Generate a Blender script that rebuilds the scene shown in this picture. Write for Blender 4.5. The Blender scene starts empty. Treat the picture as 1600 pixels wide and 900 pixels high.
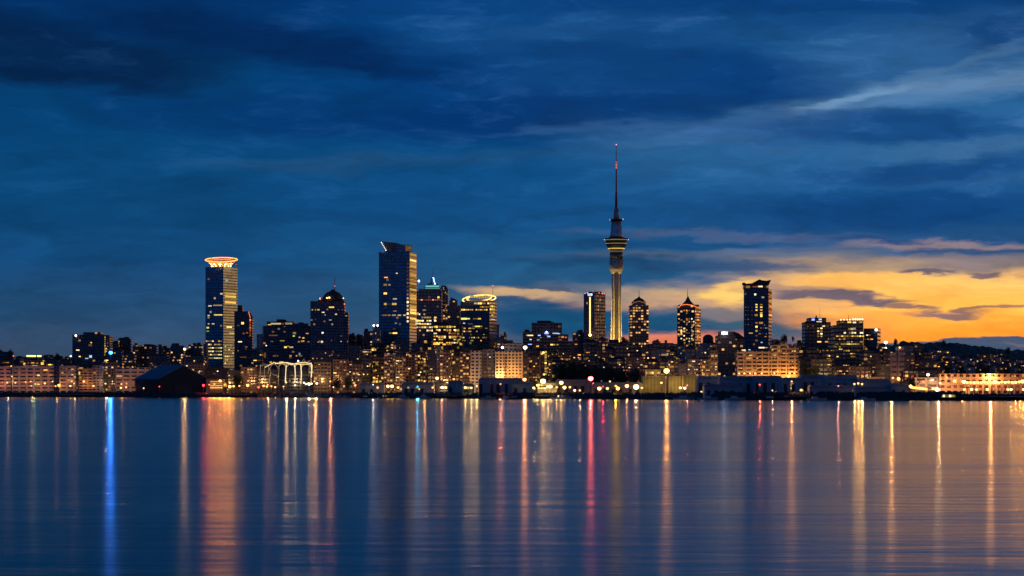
import bpy, bmesh, math, random
from mathutils import Vector, Matrix
random.seed(7)
S = bpy.context.scene
COL = S.collection
F = 4000.0; HZ = 612.0; CH = 6.0          # focal length in photo pixels, horizon row, eye height

# ---------------------------------------------------------------- camera
cam = bpy.data.cameras.new('camera'); camo = bpy.data.objects.new('camera', cam); COL.objects.link(camo)
camo.location = (0, 0, CH); camo.rotation_euler = (math.pi/2, 0, 0)
cam.sensor_width = 36; cam.lens = 36*F/1600; cam.shift_y = (HZ-450)/1600
cam.clip_start = 1; cam.clip_end = 60000
S.camera = camo
S.view_settings.view_transform = 'Standard'; S.view_settings.look = 'None'
S.view_settings.exposure = 0; S.view_settings.gamma = 1; S.view_settings.use_curve_mapping = False
S.cycles.use_denoising = True
S.cycles.max_bounces = 6; S.cycles.diffuse_bounces = 2; S.cycles.glossy_bounces = 3
S.cycles.sample_clamp_indirect = 4; S.cycles.use_light_tree = True
S.cycles.caustics_reflective = False; S.cycles.caustics_refractive = False

def lin(c):
    o = []
    for v in c:
        v = v/255.0
        o.append(v/12.92 if v <= 0.04045 else ((v+0.055)/1.055)**2.4)
    return tuple(o)

# ---------------------------------------------------------------- small node-expression helper
class G:
    def __init__(s, nt): s.nt = nt
    def n(s, t, **k):
        n = s.nt.nodes.new(t)
        for a, b in k.items(): setattr(n, a, b)
        return n
    def put(s, sock, v):
        if isinstance(v, bpy.types.NodeSocket): s.nt.links.new(v, sock)
        elif isinstance(v, (tuple, list)): sock.default_value = tuple(v)+(1,) if len(v) == 3 and len(sock.default_value) == 4 else v
        else: sock.default_value = v
    def m(s, op, a, b=0.0, c=None, clamp=False):
        n = s.n('ShaderNodeMath', operation=op, use_clamp=clamp); s.put(n.inputs[0], a)
        s.put(n.inputs[1], b)
        if c is not None: s.put(n.inputs[2], c)
        return n.outputs[0]
    def mix(s, f, a, b):
        n = s.n('ShaderNodeMix', data_type='RGBA'); s.put(n.inputs[0], f); s.put(n.inputs[6], a); s.put(n.inputs[7], b)
        return n.outputs[2]
    def rng(s, v, a, b, c=0.0, d=1.0, smooth=False):
        n = s.n('ShaderNodeMapRange'); n.interpolation_type = 'SMOOTHSTEP' if smooth else 'LINEAR'
        for i, x in enumerate((v, a, b, c, d)): s.put(n.inputs[i], x)
        return n.outputs[0]
    def ramp(s, v, stops):
        n = s.n('ShaderNodeValToRGB'); s.put(n.inputs[0], v); e = n.color_ramp.elements
        n.color_ramp.interpolation = 'EASE'
        while len(e) < len(stops): e.new(0.5)
        for k, (p, c) in enumerate(stops): e[k].position = p; e[k].color = tuple(c)+(1,)
        return n.outputs[0]
    def xyz(s, x, y, z=0.0):
        n = s.n('ShaderNodeCombineXYZ')
        for i, v in enumerate((x, y, z)): s.put(n.inputs[i], v)
        return n.outputs[0]
    def noise(s, v, sc=1.0, det=4.0, rough=0.5, col=False):
        n = s.n('ShaderNodeTexNoise'); s.put(n.inputs['Vector'], v); s.put(n.inputs['Scale'], sc)
        s.put(n.inputs['Detail'], det); s.put(n.inputs['Roughness'], rough)
        return n.outputs['Color' if col else 'Fac']

# ---------------------------------------------------------------- dusk sky
W = bpy.data.worlds.new('World'); S.world = W; W.use_nodes = True
W.cycles.sampling_method = 'MANUAL'; W.cycles.sample_map_resolution = 1024
nt = W.node_tree; nt.nodes.clear(); g = G(nt)
tc = g.n('ShaderNodeTexCoord'); sp = g.n('ShaderNodeSeparateXYZ'); nt.links.new(tc.outputs['Generated'], sp.inputs[0])
dx, dy, dz = sp.outputs
az = g.m('ARCTAN2', dx, dy); el = g.m('ARCSINE', dz)
# sky coordinates: degrees of azimuth and elevation, in units where 4000 = one radian
PX = g.m('MULTIPLY_ADD', az, 4000.0, 800.0)
PY = g.m('MULTIPLY_ADD', el, -4000.0, HZ)
wv = g.noise(g.xyz(g.m('DIVIDE', PX, 260.0), g.m('DIVIDE', PY, 70.0), 3.1), 1.0, 5.0, 0.55, True)
wv2 = g.noise(g.xyz(g.m('DIVIDE', PX, 70.0), g.m('DIVIDE', PY, 14.0), 8.7), 1.0, 4.0, 0.6, True)
s1 = g.n('ShaderNodeSeparateColor'); nt.links.new(wv, s1.inputs[0])
s2 = g.n('ShaderNodeSeparateColor'); nt.links.new(wv2, s2.inputs[0])
def warp(base, a, ka, b, kb):
    t = g.m('MULTIPLY_ADD', g.m('SUBTRACT', a, 0.5), ka, base)
    return g.m('MULTIPLY_ADD', g.m('SUBTRACT', b, 0.5), kb, t)
WX = warp(PX, s1.outputs[0], 260.0, s2.outputs[0], 90.0)
WY = warp(PY, s1.outputs[1], 66.0, s2.outputs[1], 19.0)
def column(stops):                         # elevation profile, 0 = 612 px row, upwards
    return g.ramp(g.rng(WY, -3000.0, 700.0), [((y+3000.0)/3700.0, lin(c)) for y, c in stops])
left = column([(-3000, (3, 25, 62)), (-300, (2, 30, 74)), (0, (0, 46, 98)), (160, (1, 62, 112)), (300, (6, 70, 120)), (400, (14, 70, 118)), (480, (32, 74, 114)), (560, (52, 72, 98)), (640, (60, 74, 96))])
mid = column([(-3000, (3, 25, 62)), (-300, (2, 42, 92)), (0, (2, 62, 122)), (130, (0, 64, 126)), (230, (6, 74, 128)), (330, (14, 78, 132)), (420, (30, 86, 130)), (480, (44, 88, 126)), (530, (62, 92, 122)), (600, (150, 105, 95))])
right = column([(-3000, (3, 25, 62)), (-300, (6, 50, 100)), (0, (5, 60, 118)), (120, (30, 90, 142)), (230, (38, 96, 148)), (330, (24, 84, 138)), (376, (32, 80, 130)), (402, (78, 98, 128)), (418, (150, 132, 120)), (436, (258, 194, 104)), (480, (278, 198, 84)), (520, (268, 158, 46)), (560, (232, 130, 66)), (640, (205, 110, 76))])
sky = g.mix(g.rng(PX, 250.0, 850.0, smooth=True), left, mid)
# the side of the sky away from the sunset is clear deep blue down to the horizon
sky = g.mix(g.rng(dy, 0.75, 0.1, 0.0, .85, True), sky, lin((4, 66, 122)))
# the afterglow: eastern limit leans with height
edge = g.m('MULTIPLY_ADD', g.m('SUBTRACT', WY, 500.0), -1.4, WX)
sky = g.mix(g.rng(edge, 1150.0, 1400.0, smooth=True), sky, right)
# brighter and redder past the right edge where the sun went down
gl = g.m('MULTIPLY', g.rng(PX, 1650.0, 3200.0, smooth=True), g.rng(PX, 9500.0, 5200.0, smooth=True))
gl = g.m('MULTIPLY', gl, g.rng(PY, 100.0, 500.0, smooth=True))
sky = g.mix(gl, sky, (2.2, 0.95, 0.30))
def blob(cx, cy, rx, ry, ang, c, op, soft=0.5, d=0):
    global sky
    ca, sa = math.cos(math.radians(ang)), math.sin(math.radians(ang))
    x = g.m('SUBTRACT', WX, cx); y = g.m('SUBTRACT', WY, cy)
    u = g.m('MULTIPLY_ADD', x, ca/rx, g.m('MULTIPLY', y, sa/rx))
    v = g.m('MULTIPLY_ADD', y, ca/ry, g.m('MULTIPLY', x, -sa/ry))
    r = g.m('SQRT', g.m('MULTIPLY_ADD', u, u, g.m('MULTIPLY', v, v)))
    soft *= .8
    f = g.rng(r, 1.0+soft, 1.0-soft, 0.0, op, True)
    sky = g.mix(f, sky, lin(c))
D1 = (1, 34, 80)
blob(60, 90, 260, 48, 5, (1, 30, 68), .8); blob(450, 75, 260, 34, 8, (0, 36, 84), .8, .6)
blob(120, 130, 180, 14, 5, (1, 28, 66), .5, .8); blob(600, 110, 160, 14, 14, (0, 36, 84), .55, .8)
blob(620, 190, 460, 40, 2, (0, 50, 106), .6, .6); blob(960, 120, 330, 62, 2, (0, 54, 114), .75, .6)
blob(840, 180, 330, 26, -3, (0, 48, 106), .7, .7); blob(1180, 130, 160, 30, 5, (2, 56, 116), .6, .7)
blob(720, 30, 200, 28, 0, (2, 66, 128), .35, .9); blob(900, 50, 110, 16, -8, (28, 82, 138), .5, .9)
blob(1470, 90, 210, 46, -6, (44, 90, 142), .65, .8); blob(1560, 60, 110, 20, 0, (8, 60, 114), .5, .8)
blob(1580, 75, 90, 26, 0, (8, 58, 112), .7, .7)
blob(1420, 162, 330, 24, -8, (78, 120, 164), .8, 1.0); blob(1340, 160, 120, 9, -12, (108, 146, 184), .8, .7)
blob(1560, 140, 160, 14, 0, (96, 130, 166), .6, .9); blob(1490, 112, 110, 9, -14, (78, 118, 160), .55, .8); blob(1250, 186, 110, 7, -5, (62, 106, 156), .6, .8); blob(1420, 190, 130, 6, 4, (30, 82, 136), .6, .8); blob(1180, 236, 90, 7, 6, (50, 96, 148), .5, .9)
blob(1350, 208, 240, 26, 1, (12, 66, 124), .8, .5); blob(1560, 238, 200, 14, -3, (60, 104, 150), .65, .8)
blob(1110, 212, 150, 16, 4, (40, 86, 140), .5, .9); blob(960, 200, 160, 7, -2, (46, 88, 138), .6, .9)
blob(1440, 272, 170, 15, -2, (8, 62, 122), .7, .7); blob(1380, 330, 280, 32, -2, (6, 62, 120), .75, .6)
blob(1560, 285, 130, 7, 0, (40, 88, 140), .5, .9)
blob(430, 262, 150, 12, 0, (30, 80, 124), .6, .9); blob(700, 250, 370, 10, -2, (26, 76, 122), .6, .9)
blob(560, 300, 300, 16, 0, (8, 66, 116), .4, .9); blob(1000, 330, 220, 20, 0, (20, 76, 128), .4, .9)
blob(130, 330, 260, 40, 0, (4, 60, 102), .35, .9); blob(300, 440, 300, 18, 0, (26, 70, 112), .4, .9)
blob(640, 350, 220, 12, 3, (8, 62, 110), .5, .9); blob(1180, 372, 210, 6, 2, (84, 98, 134), .55, .9)
blob(1040, 384, 160, 7, 0, (14, 66, 116), .6, .8); blob(1340, 378, 90, 5, 2, (20, 66, 116), .7, .8)
blob(1490, 382, 170, 5, -2, (176, 142, 124), .5, .9); blob(1540, 391, 150, 6, 0, (44, 74, 118), .7, .8)
blob(1110, 402, 190, 8, 0, (94, 104, 128), .6, .9); blob(1500, 412, 200, 13, -2, (130, 115, 118), .85, .7)
blob(1130, 426, 170, 10, 2, (34, 76, 118), .85, .6); blob(940, 412, 110, 10, 2, (20, 68, 112), .6, .8)
blob(1330, 424, 120, 9, -6, (178, 150, 118), .7, .9)
blob(845, 464, 100, 10, 3, (220, 178, 128), .85, .7); blob(820, 476, 60, 4, 4, (44, 80, 116), .8, .6)
blob(890, 458, 46, 5, 6, (30, 76, 118), .9, .6); blob(1010, 455, 110, 9, 0, (108, 112, 124), .7, .9)
blob(1060, 468, 70, 12, 0, (176, 150, 120), .7, .9); blob(1130, 470, 110, 22, 2, (214, 168, 112), .55, .8); blob(1138, 462, 46, 15, -12, (250, 198, 104), .9, .6)
blob(1010, 480, 110, 7, 0, (196, 150, 118), .6, .9)
blob(860, 500, 110, 22, 0, (12, 68, 112), .85, .6); blob(1000, 504, 200, 15, 2, (20, 78, 116), .9, .5)
blob(1150, 494, 130, 8, 2, (120, 112, 118), .85, .7); blob(1190, 512, 120, 9, 3, (60, 92, 116), .9, .6)
blob(1030, 532, 150, 13, 0, (232, 128, 92), .9, .6); blob(860, 535, 110, 16, 0, (92, 84, 100), .6, .9)
blob(1260, 462, 110, 7, 3, (150, 120, 112), .7, .7); blob(1300, 469, 100, 7, 1, (104, 92, 108), .95, .5)
blob(1400, 480, 60, 4, 4, (120, 96, 104), .85, .6); blob(1450, 492, 75, 5, 2, (112, 94, 108), .9, .6)
blob(1545, 484, 90, 4, -7, (146, 108, 100), .85, .7)
blob(1432, 426, 34, 4, -5, (100, 92, 106), .95, .5); blob(1518, 427, 30, 3.5, 0, (112, 96, 104), .9, .5)
blob(1480, 440, 170, 7, 0, (280, 208, 104), .5, .9); blob(1330, 500, 90, 14, 0, (262, 164, 66), .5, .9)
# far bank low over the hills
by = g.m('SUBTRACT', WY, g.m('MULTIPLY_ADD', g.m('SUBTRACT', WX, 1370.0), -0.062, 534.0))
bank = g.m('MULTIPLY', g.rng(by, -2.0, 3.0, 0.0, 1.0, True), g.rng(WX, 1270.0, 1400.0, smooth=True))
bank = g.m('MULTIPLY', bank, g.rng(PX, 2600.0, 1900.0, smooth=True))
sky = g.mix(bank, sky, lin((70, 86, 112)))
blob(1563, 537, 26, 2.5, 0, (120, 106, 112), .6, .8)
# billows and wisps everywhere: ragged cloud texture, lighter parts paler
bl = g.noise(g.xyz(g.m('DIVIDE', WX, 210.0), g.m('DIVIDE', WY, 62.0), 1.0), 1.0, 7.0, 0.6)
fb = g.noise(g.xyz(g.m('DIVIDE', WX, 75.0), g.m('DIVIDE', WY, 17.0), 4.0), 1.0, 5.0, 0.6)
cl = g.m('ADD', g.m('MULTIPLY', bl, .68), g.m('MULTIPLY', fb, .32))
amp = g.rng(cl, 0.30, 0.70, 0.74, 1.36)
up = g.m('MULTIPLY', g.rng(cl, .52, .70, 0.0, 1.0, True), g.rng(PX, 500.0, 1500.0, .10, .42))
up = g.m('MULTIPLY', up, g.rng(PY, 420.0, 300.0, smooth=True))
sky = g.mix(up, sky, lin((64, 106, 150)))
nv = g.n('ShaderNodeVectorMath', operation='SCALE'); nt.links.new(sky, nv.inputs[0]); nt.links.new(amp, nv.inputs['Scale']); sky = nv.outputs[0]
# a little true atmospheric colour from the sky model, sun just below the roofs on the right
nis = g.n('ShaderNodeTexSky'); nis.sky_type = 'NISHITA'; nis.sun_disc = False
SUN_AZ = math.radians(62); SUN_EL = math.radians(1.0)
nis.sun_elevation = SUN_EL; nis.sun_rotation = SUN_AZ
bgA = g.n('ShaderNodeBackground'); bgA.inputs[1].default_value = 1.0; nt.links.new(sky, bgA.inputs[0])
bgB = g.n('ShaderNodeBackground'); bgB.inputs[1].default_value = 0.0012; nt.links.new(nis.outputs[0], bgB.inputs[0])
ad = g.n('ShaderNodeAddShader'); nt.links.new(bgA.outputs[0], ad.inputs[0]); nt.links.new(bgB.outputs[0], ad.inputs[1])
wo = g.n('ShaderNodeOutputWorld'); nt.links.new(ad.outputs[0], wo.inputs[0])

sun = bpy.data.lights.new('sun', 'SUN'); sun.energy = 0.06; sun.angle = math.radians(12); sun.color = (1, .52, .22)
suno = bpy.data.objects.new('sun', sun); COL.objects.link(suno)
sd = Vector((math.sin(SUN_AZ)*math.cos(SUN_EL), math.cos(SUN_AZ)*math.cos(SUN_EL), math.sin(SUN_EL)+.02))
suno.rotation_euler = sd.to_track_quat('Z', 'Y').to_euler()

# ---------------------------------------------------------------- geometry helpers
SH = [(-1500, 618.5), (-400, 619.6), (0, 620.4), (400, 621.0), (800, 623.2), (1200, 625.0), (1500, 626.0), (3200, 627.0)]
def interp(t, x):
    if x <= t[0][0]: return t[0][1]
    for (a, b), (c, d) in zip(t, t[1:]):
        if x <= c: return b+(d-b)*(x-a)/(c-a)
    return t[-1][1]
def shore(px): return CH*F/(interp(SH, px)-HZ)
def wx(px, Y): return (px-800)*Y/F
def wz(py, Y): return CH+(HZ-py)*Y/F
def terr(off): return 4.0 + max(0.0, off-250)*0.02
def pxof(x, y): return 800+F*x/y
def ground_at(x, y):
    return terr(y-shore(pxof(x, y)))

def tag(o, label=None, cat=None, group=None, kind=None):
    if label: o['label'] = label
    if cat: o['category'] = cat
    if group: o['group'] = group
    if kind: o['kind'] = kind
    return o
def empty(name, loc, rz=0):
    o = bpy.data.objects.new(name, None); COL.objects.link(o); o.location = loc; o.rotation_euler = (0, 0, rz)
    o.empty_display_size = 3
    return o
class MB:
    """collects geometry, then links one mesh object"""
    def __init__(s): s.v = []; s.f = []; s.uv = []; s.sm = []
    def add(s, vs, fs, uv=None, smooth=False):
        k = len(s.v); s.v += [tuple(v) for v in vs]
        for i, f in enumerate(fs):
            s.f.append([k+j for j in f]); s.uv.append(uv[i] if uv else [(vs[j][0], vs[j][2]) for j in f]); s.sm.append(smooth)
    def prism(s, pts, z0, z1, top=None):
        """vertical prism over a footprint; uv in metres along the wall"""
        n = len(pts); T = top or pts
        area = sum(pts[i][0]*pts[(i+1) % n][1]-pts[(i+1) % n][0]*pts[i][1] for i in range(n))
        if area < 0: pts = pts[::-1]; T = T[::-1]
        z1s = z1 if isinstance(z1, (list, tuple)) else [z1]*n
        vs = [(p[0], p[1], z0) for p in pts]+[(p[0], p[1], z) for p, z in zip(T, z1s)]
        fs = []; uv = []; u = 0
        for i in range(n):
            j = (i+1) % n; L = math.hypot(pts[j][0]-pts[i][0], pts[j][1]-pts[i][1])
            fs.append((i, j, n+j, n+i)); uv.append([(u, 0), (u+L, 0), (u+L, z1s[j]-z0), (u, z1s[i]-z0)]); u += math.ceil(L/12)*12
        fs.append(tuple(range(n, 2*n))); uv.append([(-50, -50)]*n)
        fs.append(tuple(range(n-1, -1, -1))); uv.append([(-50, -50)]*n)
        s.add(vs, fs, uv)
    def box(s, x0, x1, y0, y1, z0, z1): s.prism([(x0, y0), (x1, y0), (x1, y1), (x0, y1)], z0, z1)
    def slab(s, poly, y0, y1):
        """polygon in x-z extruded along y"""
        n = len(poly)
        ar = sum(poly[i][0]*poly[(i+1) % n][1]-poly[(i+1) % n][0]*poly[i][1] for i in range(n))
        if ar < 0: poly = poly[::-1]
        vs = [(p[0], y0, p[1]) for p in poly]+[(p[0], y1, p[1]) for p in poly]
        fs = [tuple(range(n))]+[tuple(range(2*n-1, n-1, -1))]+[((i+1) % n, i, n+i, n+(i+1) % n) for i in range(n)]
        s.add(vs, fs)
    def tube(s, pts, r, seg=6, r2=None):
        pts = [Vector(p) for p in pts]; rings = []
        for i, p in enumerate(pts):
            d = (pts[min(i+1, len(pts)-1)]-pts[max(i-1, 0)]).normalized()
            a = d.orthogonal().normalized() if abs(d.z) < .9 else Vector((1, 0, 0)); a = (a-d*a.dot(d)).normalized(); b = d.cross(a)
            rr = r if r2 is None else r+(r2-r)*i/(len(pts)-1)
            rings.append([p+a*rr*math.cos(t*2*math.pi/seg)+b*rr*math.sin(t*2*math.pi/seg) for t in range(seg)])
        vs = [v for q in rings for v in q]; fs = []
        for i in range(len(rings)-1):
            for t in range(seg):
                u = (t+1) % seg; fs.append((i*seg+t, i*seg+u, (i+1)*seg+u, (i+1)*seg+t))
        fs.append(tuple(range(seg-1, -1, -1))); fs.append(tuple((len(rings)-1)*seg+t for t in range(seg)))
        s.add(vs, fs, smooth=True)
    def lathe(s, prof, seg=32, c=(0, 0), flute=None):
        vs = []; fs = []
        for z, r in prof:
            for t in range(seg):
                a = 2*math.pi*t/seg; k = 1+(flute if flute and t % 2 else 0)
                vs.append((c[0]+r*k*math.cos(a), c[1]+r*k*math.sin(a), z))
        for i in range(len(prof)-1):
            for t in range(seg):
                u = (t+1) % seg; fs.append((i*seg+t, i*seg+u, (i+1)*seg+u, (i+1)*seg+t))
        fs.append(tuple(range(seg-1, -1, -1))); fs.append(tuple((len(prof)-1)*seg+t for t in range(seg)))
        s.add(vs, fs, smooth=seg > 10 and not flute)
    def ball(s, c, r, seg=8, rings=5, sz=1.0):
        s.lathe([(c[2]-r*sz*math.cos(math.pi*i/rings), max(.02, r*math.sin(math.pi*i/rings))) for i in range(rings+1)], seg, (c[0], c[1]))
    def build(s, name, mat, parent=None, loc=(0, 0, 0)):
        me = bpy.data.meshes.new(name); me.from_pydata(s.v, [], s.f)
        ul = me.uv_layers.new(name='UVMap'); k = 0
        flat = []
        for q in s.uv:
            for a in q: flat += [a[0], a[1]]
        ul.data.foreach_set('uv', flat)
        me.polygons.foreach_set('use_smooth', s.sm)
        me.materials.append(mat); me.update()
        o = bpy.data.objects.new(name, me); COL.objects.link(o); o.location = loc
        if parent: o.parent = parent
        return o

# ---------------------------------------------------------------- materials
def newmat(name):
    m = bpy.data.materials.new(name); m.use_nodes = True; m.node_tree.nodes.clear(); return m, G(m.node_tree)
def pbsdf(g, out=True):
    b = g.n('ShaderNodeBsdfPrincipled')
    if out:
        o = g.n('ShaderNodeOutputMaterial'); g.nt.links.new(b.outputs[0], o.inputs[0])
    return b
def plain(name, col, rough=.7, metal=0, var=.25, sc=.2):
    m, g = newmat(name); b = pbsdf(g); t = g.n('ShaderNodeTexCoord')
    n = g.noise(t.outputs['Object'], sc, 5)
    c = g.mix(g.rng(n, .3, .7), tuple(x*(1-var) for x in col), tuple(min(1, x*(1+var)) for x in col))
    g.put(b.inputs['Base Color'], c); b.inputs['Roughness'].default_value = rough; b.inputs['Metallic'].default_value = metal
    return m
_em = {}
def emat(col, L, sample=True):
    k = (col, round(L, 2), sample)
    if k not in _em:
        m, g = newmat('lamp_glow'); e = g.n('ShaderNodeEmission'); e.inputs[0].default_value = col+(1,); e.inputs[1].default_value = L
        o = g.n('ShaderNodeOutputMaterial'); g.nt.links.new(e.outputs[0], o.inputs[0])
        m.cycles.emission_sampling = 'AUTO' if sample else 'NONE'
        _em[k] = m
    return _em[k]
def winmat(name, col, lo, hi):
    m, g = newmat(name); e = g.n('ShaderNodeEmission'); oi = g.n('ShaderNodeObjectInfo')
    r = g.m('POWER', oi.outputs['Random'], 2.2)
    t = g.n('ShaderNodeTexCoord'); n = g.noise(t.outputs['Object'], 3.0, 2)
    s = g.m('MULTIPLY', g.rng(r, 0, 1, lo, hi), g.rng(n, .3, .7, .55, 1.35))
    g.put(e.inputs[0], col); g.put(e.inputs[1], s)
    o = g.n('ShaderNodeOutputMaterial'); g.nt.links.new(e.outputs[0], o.inputs[0]); m.cycles.emission_sampling = 'NONE'
    return m
WM = {'y': winmat('window_yellow', (1, .60, .11), .22, 2.4), 'o': winmat('window_orange', (1, .38, .07), .18, 2.0),
      'w': winmat('window_warm_white', (1, .76, .42), .3, 2.6), 'c': winmat('window_cool_white', (.55, .75, 1), .3, 1.6),
      'b': winmat('sign_blue', (.25, .35, 1), 2.0, 3.5), 'r': winmat('window_red', (1, .16, .05), .2, 1.1),
      'g': winmat('window_lime', (.8, .85, .2), .3, 1.7), 'd': winmat('window_dim', (1, .5, .2), .06, .35)}
def facade(name, wall, glass, fh=3.6, bw=3.4, mx=.22, my=.38, rough=.35, dim=.05, dimc=(1, .5, .14), grough=.18, de=.5, metal=.75):
    """wall with a grid of dark panes cut by piers and floor bands; some panes have a faint lamp on inside"""
    m, g = newmat(name); b = pbsdf(g); uv = g.n('ShaderNodeUVMap'); sp = g.n('ShaderNodeSeparateXYZ'); g.nt.links.new(uv.outputs[0], sp.inputs[0])
    u = g.m('DIVIDE', sp.outputs[0], bw); v = g.m('DIVIDE', sp.outputs[1], fh)
    fu = g.m('FRACT', u); fv = g.m('FRACT', v)
    mu = g.m('MULTIPLY', g.m('GREATER_THAN', fu, mx/2), g.m('LESS_THAN', fu, 1-mx/2))
    mv = g.m('MULTIPLY', g.m('GREATER_THAN', fv, my*.7), g.m('LESS_THAN', fv, 1-my*.3))
    mask = g.m('MULTIPLY', g.m('MULTIPLY', mu, mv), g.m('GREATER_THAN', sp.outputs[0], -1.0))
    wn = g.n('ShaderNodeTexWhiteNoise', noise_dimensions='3D'); oi = g.n('ShaderNodeObjectInfo')
    cell = g.xyz(g.m('FLOOR', u), g.m('FLOOR', v), g.m('MULTIPLY', oi.outputs['Random'], 97.0))
    g.nt.links.new(cell, wn.inputs[0])
    wear = g.noise(g.xyz(sp.outputs[0], sp.outputs[1], g.m('MULTIPLY', oi.outputs['Random'], 50.0)), .08, 5, .6)
    wc = g.mix(g.rng(wear, .25, .75), tuple(x*.65 for x in wall), tuple(min(1, x*1.3) for x in wall))
    gc = g.mix(wn.outputs[0], tuple(x*.75 for x in glass), tuple(x*1.3 for x in glass))
    g.put(b.inputs['Base Color'], g.mix(mask, wc, gc))
    g.put(b.inputs['Roughness'], g.rng(mask, 0, 1, .7, grough)); g.put(b.inputs['Metallic'], g.m('MULTIPLY', mask, metal))
    g.put(b.inputs['Emission Color'], dimc)
    # lamps cluster on some floors more than others
    fl = g.noise(g.xyz(g.m('MULTIPLY', g.m('FLOOR', u), .12), g.m('MULTIPLY', g.m('FLOOR', v), .55), g.m('MULTIPLY', oi.outputs['Random'], 31.0)), 1.0, 2)
    th = g.m('SUBTRACT', 1.0, g.m('MULTIPLY', g.rng(fl, .35, .7, .15, 2.2), dim))
    lit = g.m('MULTIPLY', g.m('GREATER_THAN', wn.outputs[0], th), mask)
    wn2 = g.n('ShaderNodeTexWhiteNoise', noise_dimensions='3D'); g.nt.links.new(g.xyz(g.m('FLOOR', v), g.m('FLOOR', u), 3.3), wn2.inputs[0])
    g.put(b.inputs['Emission Strength'], g.m('MULTIPLY', lit, g.rng(g.m('POWER', wn2.outputs[0], 2.0), 0, 1, de*.15, de*1.6)))
    m.cycles.emission_sampling = 'NONE'
    return m
FM = {
 'glass': facade('blue_glass_facade', (.10, .13, .17), (.11, .20, .29), 3.8, 3.0, .14, .3, dim=.015, grough=.12),
 'tower': facade('dark_tower_facade', (.10, .095, .11), (.08, .11, .17), 3.6, 3.2, .3, .4, dim=.025),
 'dark': facade('dark_office_facade', (.07, .075, .085), (.06, .08, .12), 3.6, 3.6, .2, .42, dim=.035),
 'conc': facade('grey_concrete_facade', (.34, .33, .34), (.08, .09, .12), 3.2, 4.2, .38, .5, dim=.03),
 'pale': facade('pale_rendered_facade', (.50, .44, .42), (.07, .08, .10), 4.4, 8.5, .28, .62, dim=.07),
 'flat': facade('lit_apartment_facade', (.44, .35, .30), (.03, .025, .02), 3.1, 5.2, .22, .50, dim=.18, dimc=(1, .48, .1)),
 'busy': facade('apartment_facade_many_lamps', (.16, .13, .13), (.05, .06, .08), 3.0, 3.0, .3, .45, dim=.30, de=1.1),
 'warm': facade('office_facade_yellow_lamps', (.08, .07, .06), (.02, .02, .02), 3.6, 2.8, .25, .4, dim=.22, dimc=(1, .62, .12), de=1.2),
 'brown': facade('brown_block_facade', (.19, .15, .14), (.06, .06, .08), 3.2, 3.4, .35, .45, dim=.12, de=.9),
}
ROOF = plain('dark_roof', (.05, .05, .055)); STEEL = plain('grey_steel', (.25, .25, .27), .4, .6); BLACK = plain('black_metal', (.02, .02, .022), .5)
WHITE = plain('white_paint', (.6, .6, .6), .5, 0, .12, .3); ROCK = plain('wet_rock', (.035, .035, .035), .85, 0, .5, .6)
CONC = plain('concrete', (.32, .31, .29), .8, 0, .3, .15); SHED = plain('pale_shed_cladding', (.32, .42, .50), .6, 0, .25, .08)
BLUEROOF = plain('blue_sheet_roof', (.16, .24, .32), .45, .2, .25, .1); NAVY = plain('navy_hull', (.02, .03, .06), .3)
BARK = plain('bark', (.06, .045, .03)); LEAF = plain('leaves', (.035, .06, .025), .6, 0, .4, .4); LEAFB = plain('far_leaves', (.07, .10, .09), .8, 0, .4, .02)

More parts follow.
